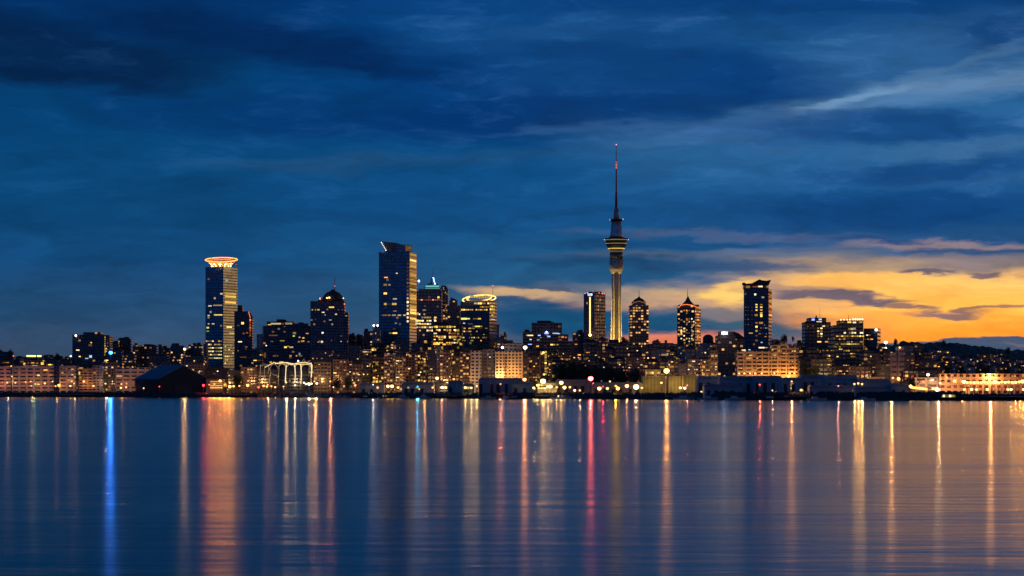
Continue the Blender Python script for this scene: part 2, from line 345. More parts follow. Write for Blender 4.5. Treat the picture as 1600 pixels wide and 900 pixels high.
# ---------------------------------------------------------------- water, land
def water_material():
    m, g = newmat('long_exposure_water'); t = g.n('ShaderNodeNewGeometry')
    sp = g.n('ShaderNodeSeparateXYZ'); g.nt.links.new(t.outputs['Position'], sp.inputs[0]); x, y, z = sp.outputs
    dist = g.m('MAXIMUM', y, 20.0); ld = g.m('LOGARITHM', dist, 2.718)
    # wind lanes: long bands of smoother and rougher water
    patch = g.noise(g.xyz(g.m('MULTIPLY', x, .0035), g.m('MULTIPLY', ld, 4.0), 0), 1.0, 5, .6)
    gl = g.n('ShaderNodeBsdfGlossy'); gl.distribution = 'BECKMANN'; gl.inputs['Color'].default_value = (.74, .73, .74, 1)
    g.put(gl.inputs['Roughness'], g.rng(patch, .3, .7, .19, .225))
    g2 = g.n('ShaderNodeBsdfGlossy'); g2.distribution = 'BECKMANN'; g2.inputs['Color'].default_value = (.74, .73, .74, 1); g.put(g2.inputs['Roughness'], g.rng(patch, .3, .7, .13, .16))
    df = g.n('ShaderNodeBsdfDiffuse'); df.inputs[0].default_value = (.001, .006, .014, 1)
    # swell and ripples of several lengths; each length is left out where it is finer than the eye can split
    h = None
    for i, (P, y0, k) in enumerate(((.8, 85, .015), (2.6, 180, .014), (9, 380, .008), (34, 600, .004), (120, 1200, .003))):
        n = g.noise(g.xyz(g.m('MULTIPLY', x, .38/P), g.m('MULTIPLY', y, 1/P), i*7.1), 1.0, 1.5, .5)
        a = g.m('MULTIPLY', n, g.m('MULTIPLY', g.rng(dist, y0*.9, y0*2.0, 1.0, 0.0, True), P*k))
        h = a if h is None else g.m('ADD', h, a)
    bm = g.n('ShaderNodeBump'); bm.inputs['Distance'].default_value = 1; bm.inputs['Strength'].default_value = 1; g.put(bm.inputs['Height'], h)
    g.nt.links.new(bm.outputs[0], gl.inputs['Normal']); g.nt.links.new(bm.outputs[0], g2.inputs['Normal'])
    gm_ = g.n('ShaderNodeMixShader'); # calmer water in the lee on the far right side of the harbour
    lee = g.rng(g.m('DIVIDE', x, dist), .09, .17, 1.0, .22, True)
    g.put(gm_.inputs[0], g.m('MULTIPLY', g.rng(patch, .35, .65, .45, .72), lee)); g.nt.links.new(g2.outputs[0], gm_.inputs[1]); g.nt.links.new(gl.outputs[0], gm_.inputs[2])
    fr = g.n('ShaderNodeFresnel'); fr.inputs[0].default_value = 1.333
    mx = g.n('ShaderNodeMixShader'); g.nt.links.new(fr.outputs[0], mx.inputs[0]); g.nt.links.new(df.outputs[0], mx.inputs[1]); g.nt.links.new(gm_.outputs[0], mx.inputs[2])
    o = g.n('ShaderNodeOutputMaterial'); g.nt.links.new(mx.outputs[0], o.inputs[0])
    return m
w = MB(); w.add([(-30000, -3000, 0), (30000, -3000, 0), (30000, 45000, 0), (-30000, 45000, 0)], [(0, 1, 2, 3)])
tag(w.build('water', water_material()), kind='structure')
gm, gg = newmat('dark_ground'); gb = pbsdf(gg); gt = gg.n('ShaderNodeTexCoord'); gn = gg.noise(gt.outputs['Object'], .02, 6)
gg.put(gb.inputs['Base Color'], gg.ramp(gn, [(.3, (.03, .03, .03)), (.5, (.05, .055, .04)), (.7, (.10, .09, .08))])); gb.inputs['Roughness'].default_value = .9
land = MB(); pxs = list(range(-1400, 3001, 50)); offs = [0, 60, 140, 250, 500, 900, 1500, 2600, 5000, 12000]
vs = []
for px in pxs:
    y0 = shore(px)+6
    for o in offs:
        Y = y0+o; vs.append((wx(px, Y), Y, 4.0+max(0, min(o, 1500)-250)*.02+(random.uniform(-.2, .2) if o > 60 else 0)))
n = len(offs)
fs = [(i*n+j, (i+1)*n+j, (i+1)*n+j+1, i*n+j+1) for i in range(len(pxs)-1) for j in range(n-1)]
land.add(vs, fs); tag(land.build('ground', gm), kind='structure')
# rock revetment along the shore, one heap per stretch
def revet(p0, p1, hz, label, step=1.5):
    mb = MB(); vs = []; px = p0; k = 0
    while px <= p1+.01:
        Y = shore(px); h = hz+random.uniform(-.6, .6)
        for (oy, z) in ((-1.5+random.uniform(-1, 1), -1.5), (0, 1.2+random.uniform(-.4, .4)), (3+random.uniform(-1, 1), h*.7+random.uniform(-.4, .4)), (6, h), (10, h-.1), (14, 3.2)):
            vs.append((wx(px, Y), Y+oy, z))
        px += step; k += 1
    mb.add(vs, [(i*6+j, (i+1)*6+j, (i+1)*6+j+1, i*6+j+1) for i in range(k-1) for j in range(5)])
    tag(mb.build('sea_wall', ROCK), label, 'sea wall', 'rock sea walls along the waterfront')
revet(-1300, 235, 5.4, 'black rock sea wall under the orange-lit port at far left')
revet(235, 560, 4.8, 'black rock sea wall under the gabled shed and floodlit gantry')
revet(560, 1080, 5.2, 'black rock sea wall under the harbour lamps at mid shore')
revet(1080, 1505, 5.8, 'black rock sea wall under the long pale boat sheds')
revet(1505, 2900, 4.6, 'low rock sea wall at the far right end of the shore')

# far wooded hill on the right
RID = [(1290, 612), (1340, 575), (1385, 548), (1400, 541), (1416, 535), (1440, 538), (1470, 537), (1500, 540), (1530, 545), (1560, 550), (1600, 549), (1660, 551), (1750, 556), (1900, 562), (2300, 575)]
def hillz(px, Y): return wz(interp(RID, px), 6400)
hm = MB(); vs = []; P = list(range(1290, 2301, 6)); rows = [(4600, 0), (5000, .25), (5500, .6), (6000, .86), (6400, 1), (7000, .8), (8000, 0)]
for px in P:
    for Y, k in rows: vs.append((wx(px, 6400)*(.94+.06*Y/6400), Y, 12+(hillz(px, Y)-12)*k+random.uniform(-2, 2)*k))
hm.add(vs, [(i*7+j, (i+1)*7+j, (i+1)*7+j+1, i*7+j+1) for i in range(len(P)-1) for j in range(6)])
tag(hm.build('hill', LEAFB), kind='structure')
wd = MB()
for k in range(900):
    px = random.uniform(1375, 1800); Y = random.uniform(5400, 6500); kk = interp([(4600, 0), (5000, .25), (5500, .6), (6000, .86), (6400, 1), (6600, .95)], Y)
    z = 12+(hillz(px, Y)-12)*kk; r = random.uniform(4, 11)
    wd.ball((wx(px, 6400)*(.94+.06*Y/6400), Y, z-r*.1), r, 6, 4, random.uniform(.5, .8))
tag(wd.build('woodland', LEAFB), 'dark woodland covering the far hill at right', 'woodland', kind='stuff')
# far low land on the left horizon
fl = MB(); vs = []; P = list(range(-1400, 1300, 12))
for px in P:
    t = 568+6*math.sin(px*.011)+3*math.sin(px*.05)
    for Y, k in ((6000, 0), (7000, .8), (7600, 1), (9000, 0)): vs.append((wx(px, 7600), Y, 12+(wz(t, 7600)-12)*k))
fl.add(vs, [(i*4+j, (i+1)*4+j, (i+1)*4+j+1, i*4+j+1) for i in range(len(P)-1) for j in range(3)])
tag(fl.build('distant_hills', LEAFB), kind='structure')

# ---------------------------------------------------------------- buildings
_wmesh = {}
def wmesh(k):
    if k not in _wmesh:
        mb = MB(); mb.box(-.5, .5, -.18, .12, -.5, .5); me_o = mb.build('window', WM[k]); _wmesh[k] = me_o.data
        bpy.data.objects.remove(me_o)
    return _wmesh[k]
def put_window(root, A, B, px, py, w, h, k, name='window'):
    """window on the vertical wall running from A to B (world xy), seen at px, py"""
    kk = (px-800)/F; dxx, dyy = B[0]-A[0], B[1]-A[1]; t = (kk*A[1]-A[0])/(dxx-kk*dyy)
    x, y = A[0]+dxx*t, A[1]+dyy*t; ang = math.atan2(dyy, dxx)
    # width measured in the picture -> metres along the wall
    t2 = ((px+w/2-800)/F*A[1]-A[0])/(dxx-(px+w/2-800)/F*dyy); t1 = ((px-w/2-800)/F*A[1]-A[0])/(dxx-(px-w/2-800)/F*dyy)
    wm = abs(t2-t1)*math.hypot(dxx, dyy)
    o = bpy.data.objects.new(name, wmesh(k)); COL.objects.link(o); o.parent = root
    o.location = (x-root.location.x, y-root.location.y, wz(py, y)-root.location.z); o.rotation_euler = (0, 0, ang); o.scale = (wm, 1, h*y/F)
    return o
def fill(x0, x1, y0, y1, dx, dy, prob, kinds='y', w=None, h=None, rowp=None, seed=0):
    """a grid of lit windows with gaps, in picture units"""
    R = random.Random(int(x0*13+y0*7+seed)); out = []; y = y0
    while y <= y1:
        rp = prob if prob >= .8 else prob*(R.uniform(.3, 1.7) if rowp is None else (rowp if R.random() < .5 else 1)); x = x0
        while x <= x1:
            if R.random() < rp: q = R.choice((.6, .8, 1, 1, 1.5, 2.2) if prob < .6 else (1, 1, 1.15)); out.append((x+(q-1)*.3*dx, y, (w or dx*.62)*q, (h or dy*.42)*R.uniform(.7, 1.1), R.choice(kinds))); x += dx*max(0, q-1.2)*.6
            x += dx
        y += dy
    return out
class Bld:
    def __init__(s, name, label, cat, px, off, group=None):
        s.Y = shore(px)+off; s.off = off; x = wx(px, s.Y); s.g0 = terr(off)
        s.root = empty(name, (x, s.Y, s.g0)); tag(s.root, label, cat, group); s.X = x; s.n = 0; s.faces = []
    def L(s, x, y, z): return (x-s.root.location.x, y-s.root.location.y, z-s.root.location.z)
    def sec(s, x0, x1, top, mat='dark', bot=None, dep=26, yo=0, xc=None, ya=6, yb=24, name='wall', cap=True, m=None):
        """block between px x0 and x1; xc = px of a near corner when two faces show"""
        Y = s.Y+yo
        if xc is None: fr = [(wx(x0, Y), Y), (wx(x1, Y), Y)]; bk = [(wx(x1, Y)+(0), Y+dep), (wx(x0, Y), Y+dep)]
        else:
            a = (wx(x0, Y+ya), Y+ya); c = (wx(xc, Y), Y); b = (wx(x1, Y+yb), Y+yb)
            fr = [a, c, b]; bk = [(a[0]+b[0]-c[0], a[1]+b[1]-c[1])]
        z0 = s.g0-.6 if bot is None else wz(bot, Y); z1 = wz(top, Y)
        P = [s.L(p[0], p[1], 0)[:2] for p in fr+bk]
        mb = MB(); mb.prism(P, z0-s.g0, z1-s.g0); o = mb.build(name, m or FM[mat], s.root)
        if cap and (x1-x0) > 8:
            r = MB(); R = random.Random(x0+top); wpx = (P[1][0]-P[0][0]) if xc is None else P[1][0]-P[0][0]
            cx = sum(p[0] for p in P)/len(P); cy = sum(p[1] for p in P)/len(P)
            for q in range(R.randint(1, 3)):
                ww = R.uniform(.1, .22)*abs(wpx); xx = cx+R.uniform(-.25, .25)*abs(wpx); r.box(xx-ww, xx+ww, cy-5+q*.3, cy+5+q*.2, z1-s.g0, z1-s.g0+R.uniform(1.2, 3.6))
            r.build('plant_room', ROOF, o)
            pp = MB()
            for i in range(len(P)):
                a, b = P[i], P[(i+1) % len(P)]
                pp.tube([(a[0], a[1], z1-s.g0+.25), (b[0], b[1], z1-s.g0+.25)], .35, 4)
            pp.build('parapet', ROOF, o)
        s.faces = [(fr[i], fr[i+1]) for i in range(len(fr)-1)]
        return o
    def win(s, lst, face=0, name='window'):
        A, B = s.faces[face]
        for (px, py, w, h, k) in lst:
            if s.n >= 100: return s
            put_window(s.root, A, B, px, py, w, h, k, name); s.n += 1
        return s
    def lamp(s, px, py, col, St, r=.9, name='roof_lamp', yo=-1):
        r *= .85
        Y = s.Y+yo; mb = MB(); mb.ball((0, 0, 0), r, 8, 5)
        return mb.build(name, emat(col, 3+min(14, St*25), St > .3), s.root, s.L(wx(px, Y), Y, wz(py, Y)))
    def mast(s, px, y0, y1, r=.35, yo=8, name='mast', mat=None):
        Y = s.Y+yo; mb = MB(); mb.tube([s.L(wx(px, Y), Y, wz(y0, Y)), s.L(wx(px, Y), Y, wz(y1, Y))], r, 6, r*.4); return mb.build(name, mat or STEEL, s.root)
    def strip(s, pts, r, col, L, name='light_strip', yo=-.6, sample=False):
        Y = s.Y+yo; mb = MB(); mb.tube([s.L(wx(a, Y), Y, wz(b, Y)) for a, b in pts], r, 6); return mb.build(name, emat(col, L, sample), s.root)
    def poly(s, pts, y0, y1, mat, name):
        mb = MB(); Y = s.Y+y0; mb.slab([(wx(a, Y)-s.X, wz(b, Y)-s.g0) for a, b in pts], y0, y1); return mb.build(name, mat, s.root)
    def flood(s, x0, x1, py, col, W, yo=-14, tilt=62, size=3, aim=None):
        Y = s.Y+yo; l = bpy.data.lights.new('floodlight', 'AREA'); l.shape = 'RECTANGLE'; l.size = abs(wx(x1, Y)-wx(x0, Y)); l.size_y = size; l.energy = W; l.color = col
        o = bpy.data.objects.new('floodlight', l); COL.objects.link(o); o.parent = s.root; o.location = s.L(wx((x0+x1)/2, Y), Y, wz(py, Y))
        o.rotation_euler = (math.radians(90+tilt), 0, 0); return o
YEL = (1, .60, .16); ORG = (1, .38, .08); WRM = (1, .80, .5); COOL = (.7, .85, 1); RED = (1, .05, .03); BLU = (.03, .26, 1); GOLD = (1, .70, .16)

# --- ring-crowned tower
b = Bld('ring_crowned_tower', 'tall glass tower with a glowing orange ring crown', 'skyscraper', 346, 850)
b.sec(321, 371, 417, 'glass', xc=349, ya=5, yb=38, cap=False)
fA, fB = b.faces
b.win([(328, 478, 5, 1.6, 'w'), (340, 477, 14, 1.7, 'y'), (346, 459, 4, 2, 'w'), (326, 493, 3, 1.8, 'g'), (341, 492, 13, 1.7, 'y'), (326, 506, 2.5, 2, 'w'), (345, 420, .8, .8, 'c'), (333, 506, 4, 1.4, 'y')])
b.win(fill(324, 347, 512, 528, 4, 5.4, .3, 'yggd')+fill(323, 347, 533, 570, 3.2, 5.3, .95, 'ygyow', 2.2, 2)[:46])
b.win([(360, y, 17, 3.1, 'o' if y > 470 else 'y') for y in (459, 463.5, 468, 472.5)]+[(354, 438, 4, 4, 'c'), (358, 432, 9, 2, 'd'), (361, 427, 14, 2.5, 'd'), (362, 444, 12, 2, 'd'), (362, 450, 13, 2, 'd'), (357, 488, 12, 1.5, 'o'), (360, 498, 15, 1.6, 'y'), (359, 504, 12, 1.2, 'd'), (358, 511, 8, 1.8, 'y'), (362, 521, 8, 1.8, 'y'), (360, 533.5, 13, 1.8, 'y')], 1)
b.win(fill(352, 368, 541, 570, 3, 5.3, .6, 'yyg', 1.8, 2)[:22], 1)
b.n = 0
cx, cy = wx(345.5, b.Y+16)-b.X, 18; zb = wz(417.5, b.Y)-b.g0; rr = 25*b.Y/F
dr = MB(); dr.lathe([(zb-.5, rr*.52), (zb+6, rr*.55), (zb+8, rr*.5)], 24, (cx, cy)); dr.build('crown_drum', CONC, b.root)
def ringpts(r, z, tilt): return [(cx+r*math.cos(a), cy+r*math.sin(a), z+math.sin(a)*r*tilt) for a in [i*2*math.pi/36 for i in range(37)]]
zr = wz(404.8, b.Y)-b.g0
for r_, z_, t_, th, nm in ((rr, zr, .19, .6, 'crown_ring'), (rr*.84, zr-1.8, .17, .35, 'crown_ring')):
    t = MB(); t.tube(ringpts(r_, z_, t_), th, 6); t.build(nm, emat((1, .30, .06), 3.4 if nm and th > .5 else 1.8, False), b.root)
fl_ = MB(); vs = []; N = 36
for i in range(N):
    a = i*2*math.pi/N; vs.append((cx+rr*.55*math.cos(a), cy+rr*.55*math.sin(a), zb+2)); vs.append((cx+rr*.97*math.cos(a), cy+rr*.97*math.sin(a), zr+math.sin(a)*rr*.19-.8))
for i in range(0, N):
    fl_.tube([vs[2*i], vs[2*i+1]], .3, 4)
fl_.build('crown_struts', CONC, b.root)
sk = MB(); sk.add(vs, [(2*i, 2*((i+1) % N), 2*((i+1) % N)+1, 2*i+1) for i in range(N)]); sk.build('crown_skirt', plain('skirt_panel', (.45, .40, .36)), b.root)
for k in range(7):
    a = math.pi*(1.05+.9*k/6); t = MB(); t.ball((cx+(rr*.60)*math.cos(a), cy+(rr*.6)*math.sin(a), zb+2.4), 1.0, 8, 5, 1.4); ul = t.build('uplight', emat((1, .50, .18), 5), b.root)
    pl = bpy.data.lights.new('uplight_beam', 'POINT'); pl.energy = 3800; pl.color = (1, .36, .10); pl.shadow_soft_size = .5; po = bpy.data.objects.new('uplight_beam', pl); COL.objects.link(po); po.parent = ul; po.location = (cx+(rr*.78)*math.cos(a), cy+(rr*.78)*math.sin(a), zb+3)
b.mast(369, 417, 405, .5, 20)
pl = bpy.data.lights.new('crown_light', 'POINT'); pl.energy = 26000; pl.color = (1, .34, .08); pl.shadow_soft_size = 2; po = bpy.data.objects.new('crown_light', pl); COL.objects.link(po); po.parent = b.root; po.location = (cx, cy, zb+8)

# --- dark stepped tower right of it
b = Bld('dark_stepped_tower', 'black narrow tower with a red-lit right edge, right of the ring-crowned tower', 'skyscraper', 380, 760)
b.sec(366, 389, 487, 'dark', dep=25); b.win([(379, 505, 4, 3.5, 'y'), (375, 534, 6, 1.5, 'w'), (380, 558, 10, 1.2, 'o'), (384, 545, 3, 1.5, 'd'), (386, 520, 3, 1.5, 'r'), (372, 548, 2, 1.5, 'd')])
b.sec(371, 379, 477, 'dark', bot=487, dep=12, yo=4); b.sec(389, 394, 497, 'dark', dep=20, yo=2)
b.win([(391, y, 2.2, 3, 'r' if i % 3 else 'o') for i, y in enumerate(range(490+10, 528, 4))]); b.poly([(386, 487), (389, 487), (394, 497), (389, 497)], 2, 20, ROOF, 'roof')
b.strip([(388.5, 487), (391, 497)], .4, (1, .2, .08), 1.5)

# --- office block with bright top strips
b = Bld('broad_office_block', 'broad dark office block with two cream light strips along its top', 'office block', 445, 620)
b.sec(411, 486, 510, 'dark'); b.win([(422, 524, 4, 1.5, 'o'), (429, 524, 9, 1.6, 'o'), (460, 520.5, 5, 3.2, 'y'), (459, 525, 3, 1.6, 'g'), (425, 533.5, 4, 1.4, 'd'), (441, 532.5, 7, 2, 'y'), (480, 521, 4, 1.4, 'o'), (446, 542.5, 4, 2.4, 'y'), (455, 542.5, 6, 2.2, 'w'), (450, 541, 3, 1.4, 'o'), (467, 534, 3, 2, 'o'), (473, 533, 5, 2.4, 'y'), (468, 527, 2.5, 1.6, 'w'), (474, 528, 3, 1.8, 'o'), (416, 540, 2, 1.6, 'w'), (482, 534, 3, 1.6, 'd'), (468, 553, 2.5, 3, 'c'), (414, 555, 2.4, 8, 'o')]+fill(418, 482, 556, 570, 5, 5, .3, 'yod'))
b.sec(417, 459, 503, 'dark', bot=510, dep=18, yo=3); b.win([(431, 505.8, 16, 2.4, 'w'), (421, 507.3, 5, 1.5, 'y'), (442, 505.8, 3, 1.8, 'o'), (451, 505.5, 11, 3.0, 'w')], name='light_strip')
b.sec(459, 482, 506, 'dark', bot=510, dep=14, yo=5); b.mast(433, 503, 496, .35); b.mast(409.5, 524, 509, .5); b.sec(401, 411, 522, 'conc', dep=20, yo=-3, cap=False)

# --- domed tower
b = Bld('domed_tower', 'dark tower with a dome, red lamp and thin mast', 'skyscraper', 514, 700)
b.sec(485, 538, 471, 'tower', dep=30); b.win([(488, 484, 2, 2, 'y'), (493, 484, 2.2, 2.2, 'y'), (497.5, 484, 3.5, 2, 'y'), (511.5, 483.5, 2.6, 2.2, 'y'), (529, 484, 2, 1.5, 'o'), (535, 484, 2, 1.6, 'o'), (505, 488, 4, 1.2, 'w'), (508, 492, 2, 2.5, 'c'), (525, 491, 3, 1.8, 'w'), (487, 500, 2.5, 1.8, 'c'), (504, 520, 3, 2.5, 'w'), (497, 534.5, 2, 1.5, 'o'), (503, 534, 3, 3, 'w'), (518, 532, 2, 1.5, 'd'), (518, 480, 8, 2, 'y'), (493, 499, 2, 2, 'd'), (533, 525, 1.6, 2.5, 'd'), (516, 500, 4, 1, 'c')]+fill(488, 535, 506, 560, 5, 5.5, .04, 'dwoc', 1.6, 1.6))
b.sec(534, 544, 488, 'tower', dep=22, yo=3, cap=False); b.win([(537, 493.5, 2, 1.2, 'w'), (541, 493.5, 2, 1.2, 'w')])
c_ = (wx(520, b.Y+14)-b.X, 15); k = b.Y/F; z471 = wz(471, b.Y)-b.g0
t = MB(); t.lathe([(z471, 17*k), (z471+4*k, 17*k), (z471+7*k, 16*k), (z471+11*k, 13.5*k), (z471+15*k, 9*k), (z471+17*k, 4*k), (z471+19.5*k, 2*k)], 20, c_); t.build('dome', ROOF, b.root)
b.mast(523, 455, 433, .55, 14, mat=plain('red_white_mast', (.35, .08, .07))); b.lamp(500, 466.5, RED, .5, .9, 'warning_lamp'); b.lamp(511, 465.5, (1, .5, .1), .16, 1.0, 'dome_lamp'); b.lamp(514.5, 465, (1, .6, .2), .16, 1.1, 'dome_lamp')
b.lamp(536.5, 466, WRM, .05, .7, 'dome_lamp', 6); b.lamp(538, 475, (1, .15, .05), .08, .6, 'dome_lamp'); b.lamp(523, 447, (1, .3, .3), .03, .4, 'mast_lamp', 13)
for x in (501, 506, 532): b.poly([(x, 471), (x+2.5, 471), (x+1.2, 466.5)], 4, 8, ROOF, 'gable')

# --- tallest office tower with curved roof fin
b = Bld('curved_fin_tower', 'tallest office tower with a curved roof fin and sunset-gold right side', 'skyscraper', 620, 720)
b.sec(592, 651, 393.5, 'glass', xc=640, ya=4, yb=40, cap=False)
b.win([(603, 433.5, 5.5, 1.7, 'o'), (620, 427, 2.4, 1.4, 'w'), (602, 445, 5, 3, 'y'), (608.5, 445, 3, 2, 'w'), (602, 458.5, 5, 3, 'y'), (617, 467, 6, 2, 'w'), (602, 475, 4, 3, 'y'), (616, 475, 7, 3, 'y'), (608, 475, 3, 1.5, 'd'), (603, 480.5, 2.5, 1.4, 'd'), (617, 486, 5, 1.5, 'o'), (601, 492.5, 7, 2, 'y'), (608, 492.5, 4, 1.6, 'o'), (615.5, 492.5, 6, 2, 'w'), (624, 492.5, 5, 2, 'w'), (632, 492.5, 4, 2, 'y'), (618.5, 505, 3, 1.8, 'w'), (610, 520.5, 4, 1.8, 'o'), (617, 520.5, 7, 2, 'y'), (616, 514, 4, 1.6, 'd'), (596, 492.5, 2, 1, 'd')]+[(637, y, 2.6, 3.2, 'w' if y > 460 else 'd') for y in range(412, 508, 6)])
b.win([(645.5, y, 9.4, 3.0, 'o' if i % 2 else 'y') for i, y in enumerate([398+4.55*j for j in range(26)])], 1, 'glow_bay')  # sunset light on the right face put in as glowing strips
b.poly([(595.5, 377), (606, 378), (620, 379.5), (632, 383), (637, 387), (639, 393.5), (603, 393.5), (598.5, 384)], 6, 20, FM['glass'], 'roof_fin')
b.sec(632.5, 643, 382.5, 'flat', bot=393.5, dep=16, yo=5.5, cap=False, name='lift_housing'); b.win([(638, 387.8, 9, 8.5, 'd')], name='lit_panel')
for i in range(6): b.lamp(596+1.4*i, 379+2.4*i, (1, .9, .75), .012, .42+(.18 if i in (0, 5) else 0), 'fin_lamp', 2)
b.strip([(595.5, 378), (603.5, 391)], .25, (1, .9, .8), 1.0, yo=2); b.mast(632, 383, 377, .25, 10)

# --- blue spire tower
b = Bld('blue_spire_tower', 'office tower with stepped blue-lit crown and spire', 'skyscraper', 672, 640)
b.sec(651, 690, 455, 'tower', dep=32, cap=False); b.win([(685, 464.5, 3, 3, 'y')]+fill(655, 688, 468.5, 468.6, 3.6, 5, .85, 'or', 2.4, 2)+[(663, 484.5, 5, 2, 'w'), (664, 478, 2, 1.4, 'd'), (652.5, 490, 4, 3.5, 'w'), (652, 501, 5, 3, 'y'), (653, 505.5, 8, 2.6, 'w')]+fill(655, 678, 491, 492, 4, 5, .6, 'w', 2.6, 2.4)+fill(652, 682, 496, 521, 4.0, 5.1, .78, 'yyw', 2.9, 2.5))
b.sec(654, 689, 451, 'tower', bot=455, dep=24, yo=3, cap=False); b.sec(662, 687, 448.5, 'pale', bot=451, dep=22, yo=4, cap=False)
ccol = (.25, .85, .75); b.sec(664, 686, 445, 'tower', bot=448.5, dep=20, yo=5, cap=False); b.strip([(664, 450.5), (687, 450.5)], .55, ccol, .35, yo=2); b.strip([(665, 447.2), (686, 447.2)], .8, ccol, .7, yo=4)
z0 = wz(445, b.Y)-b.g0; k = b.Y/F; c_ = (wx(676, b.Y+14)-b.X, 15); t = MB(); t.lathe([(z0, 10*k), (z0+3*k, 7*k), (z0+4*k, 3.6*k), (z0+9*k, 3*k), (z0+11*k, 1.4*k), (z0+15*k, .6*k)], 8, c_); t.build('crown', BLUEROOF, b.root)
b.mast(676, 432, 421, .25, 15); b.strip([(677.5, 434), (678.3, 440), (680.5, 444)], .7, (.3, .5, 1), 3.2, yo=8); b.lamp(676.5, 434, (.2, .4, 1), .15, .6, 'crown_lamp', 5)
b.lamp(679.5, 443.5, (.5, .7, 1), .1, .7, 'crown_lamp', 5)
t = Bld('roof_mast', 'thin mast with a pale blue lamp, between the fin tower and blue spire tower', 'mast', 654.5, 560); t.mast(654.5, 600, 440, .3, 0); t.lamp(654.5, 439, (.5, .8, 1), .5, 1.1, 'lamp')

b = Bld('twin_brown_tower', 'brown pointed tower right behind the blue spire tower', 'tower block', 694, 760)
b.sec(687, 700, 452, 'brown', dep=25, cap=False); b.poly([(687, 452), (700, 452), (697, 446.5), (691, 445.5)], 4, 20, plain('brick', (.2, .11, .09)), 'roof'); b.win(fill(690, 698, 458, 520, 3.2, 6, .25, 'odr', 1.5, 1.4)+[(696, 457, 2, 2, 'w')]); b.lamp(693, 450, (1, .3, .2), .03, .4)
b = Bld('brown_office_tower', 'dark brown office tower between the blue spire tower and glowing crown building', 'office block', 708, 600)
b.sec(699, 719, 478, 'brown', dep=28); b.sec(702, 715, 470, 'brown', bot=478, dep=14, yo=4); b.win(fill(701, 717, 478.6, 478.8, 3, 5, .8, 'or', 1.8, 1.2)+[(697, 478.5, 2, 2, 'w'), (702, 490.5, 2, 1.6, 'w'), (697.5, 497, 2, 1.6, 'w')]+fill(688+12, 717, 510, 528, 3.4, 5.1, .6, 'yoo', 2.2, 1.8))
b = Bld('yellow_windowed_block', 'dark block with rows of yellow windows beneath the blue spire tower', 'office block', 700, 420)
b.sec(676, 722, 508, 'warm', dep=28); b.win(fill(679, 720, 510.5, 540, 3.9, 5.0, .62, 'yyow', 2.6, 2.0)); b.win([(682, 537.5, 10, 2.6, 'y'), (694, 538, 5, 2.4, 'y'), (702, 538, 8, 2, 'o'), (708, 521, 9, 2.6, 'r'), (668+12, 521, 5, 2.2, 'w')])

# --- glowing crown building with lettering
b = Bld('glowing_crown_building', 'rounded office tower with glowing yellow roof ring and dark lettering', 'skyscraper', 748, 560)
b.sec(719.5, 776, 471, 'tower', xc=765, ya=8, yb=22, cap=False, dep=30)
rows = fill(722, 763, 484, 484.2, 3.2, 9, .92, 'y', 2.4, 2.2)+fill(742, 763, 474, 474.2, 3, 9, .85, 'yw', 2.4, 3)+fill(751, 763, 479.5, 479.8, 3, 9, .9, 'y', 2.4, 2)+[(725, 498, 9, 2.6, 'y'), (732, 498, 4, 2, 'g'), (742, 498, 6, 1.5, 'y'), (749, 498, 5, 2, 'y'), (746, 510, 8, 1.8, 'g'), (725, 505, 3, 1.2, 'c'), (735, 506, 7, 1.2, 'd'), (752, 510, 3, 1.6, 'y')]
b.win(rows+fill(722, 762, 513, 536, 3.4, 4.8, .34, 'ygydo', 2, 1.8))
b.win(fill(766.5, 774, 474, 493, 2.6, 4.6, .85, 'y', 1.9, 2.6)+[(770, 499, 5, 1, 'c'), (770, 505, 5, 1, 'd')], 1)
Y = b.Y+6; k = Y/F; zc = wz(466, Y)-b.g0; cxr = wx(748.5, Y)-b.X
def loop(a, h, n=40, dz=0, y=4): return [(cxr+a*math.cos(i*2*math.pi/n), y+12*math.sin(i*2*math.pi/n)+12, zc-.3+dz+h*math.sin(i*2*math.pi/n+math.pi)+a*math.cos(i*2*math.pi/n)*.07) for i in range(n+1)]
for a, h, dz in ((26*k, 5.0*k, 0), (19*k, 3.6*k, .6)):
    t = MB(); t.tube(loop(a, h, dz=dz), .6, 6); t.build('roof_ring', emat((1, .62, .12), 2.6, False), b.root)
t = MB(); t.lathe([(wz(471, Y)-b.g0, 22*k), (wz(469.5, Y)-b.g0, 24*k), (wz(469, Y)-b.g0, 23*k)], 24, (cxr, 17)); 
for v in range(len(t.v)): t.v[v] = (t.v[v][0], 17+(t.v[v][1]-17)*.5, t.v[v][2])
t.build('crown_wall', CONC, b.root)
b.flood(722, 772, 470, (1, .62, .15), 900, yo=-1.5, tilt=40, size=1)
t = MB(); t.slab([(cxr+(2+17*math.cos(a))*k, wz(463.6, Y)-b.g0+2.7*k*math.sin(a)) for a in [i*math.pi/12 for i in range(24)]], 4.2, 4.8); t.build('sign_board', emat((1, .62, .2), .55, False), b.root)
cu = bpy.data.curves.new('lettering', 'FONT'); cu.body = 'LUMLEY'; cu.size = 4.3; cu.extrude = .15; cu.align_x = 'CENTER'; cu.space_character = 1.1
to = bpy.data.objects.new('tmp', cu); COL.objects.link(to); dg = bpy.context.evaluated_depsgraph_get(); me = bpy.data.meshes.new_from_object(to.evaluated_get(dg)); bpy.data.objects.remove(to)
me.materials.clear(); me.materials.append(BLACK); lo = bpy.data.objects.new('lettering', me); COL.objects.link(lo); lo.parent = b.root; lo.rotation_euler = (math.pi/2, 0, 0); lo.location = (wx(750.5, b.Y)-b.X, 3.9, wz(465.9, b.Y)-b.g0)
b.mast(770, 460, 447, .3, 12); b.lamp(770, 446.5, (1, .12, .06), .08, .5, 'mast_lamp', 11)
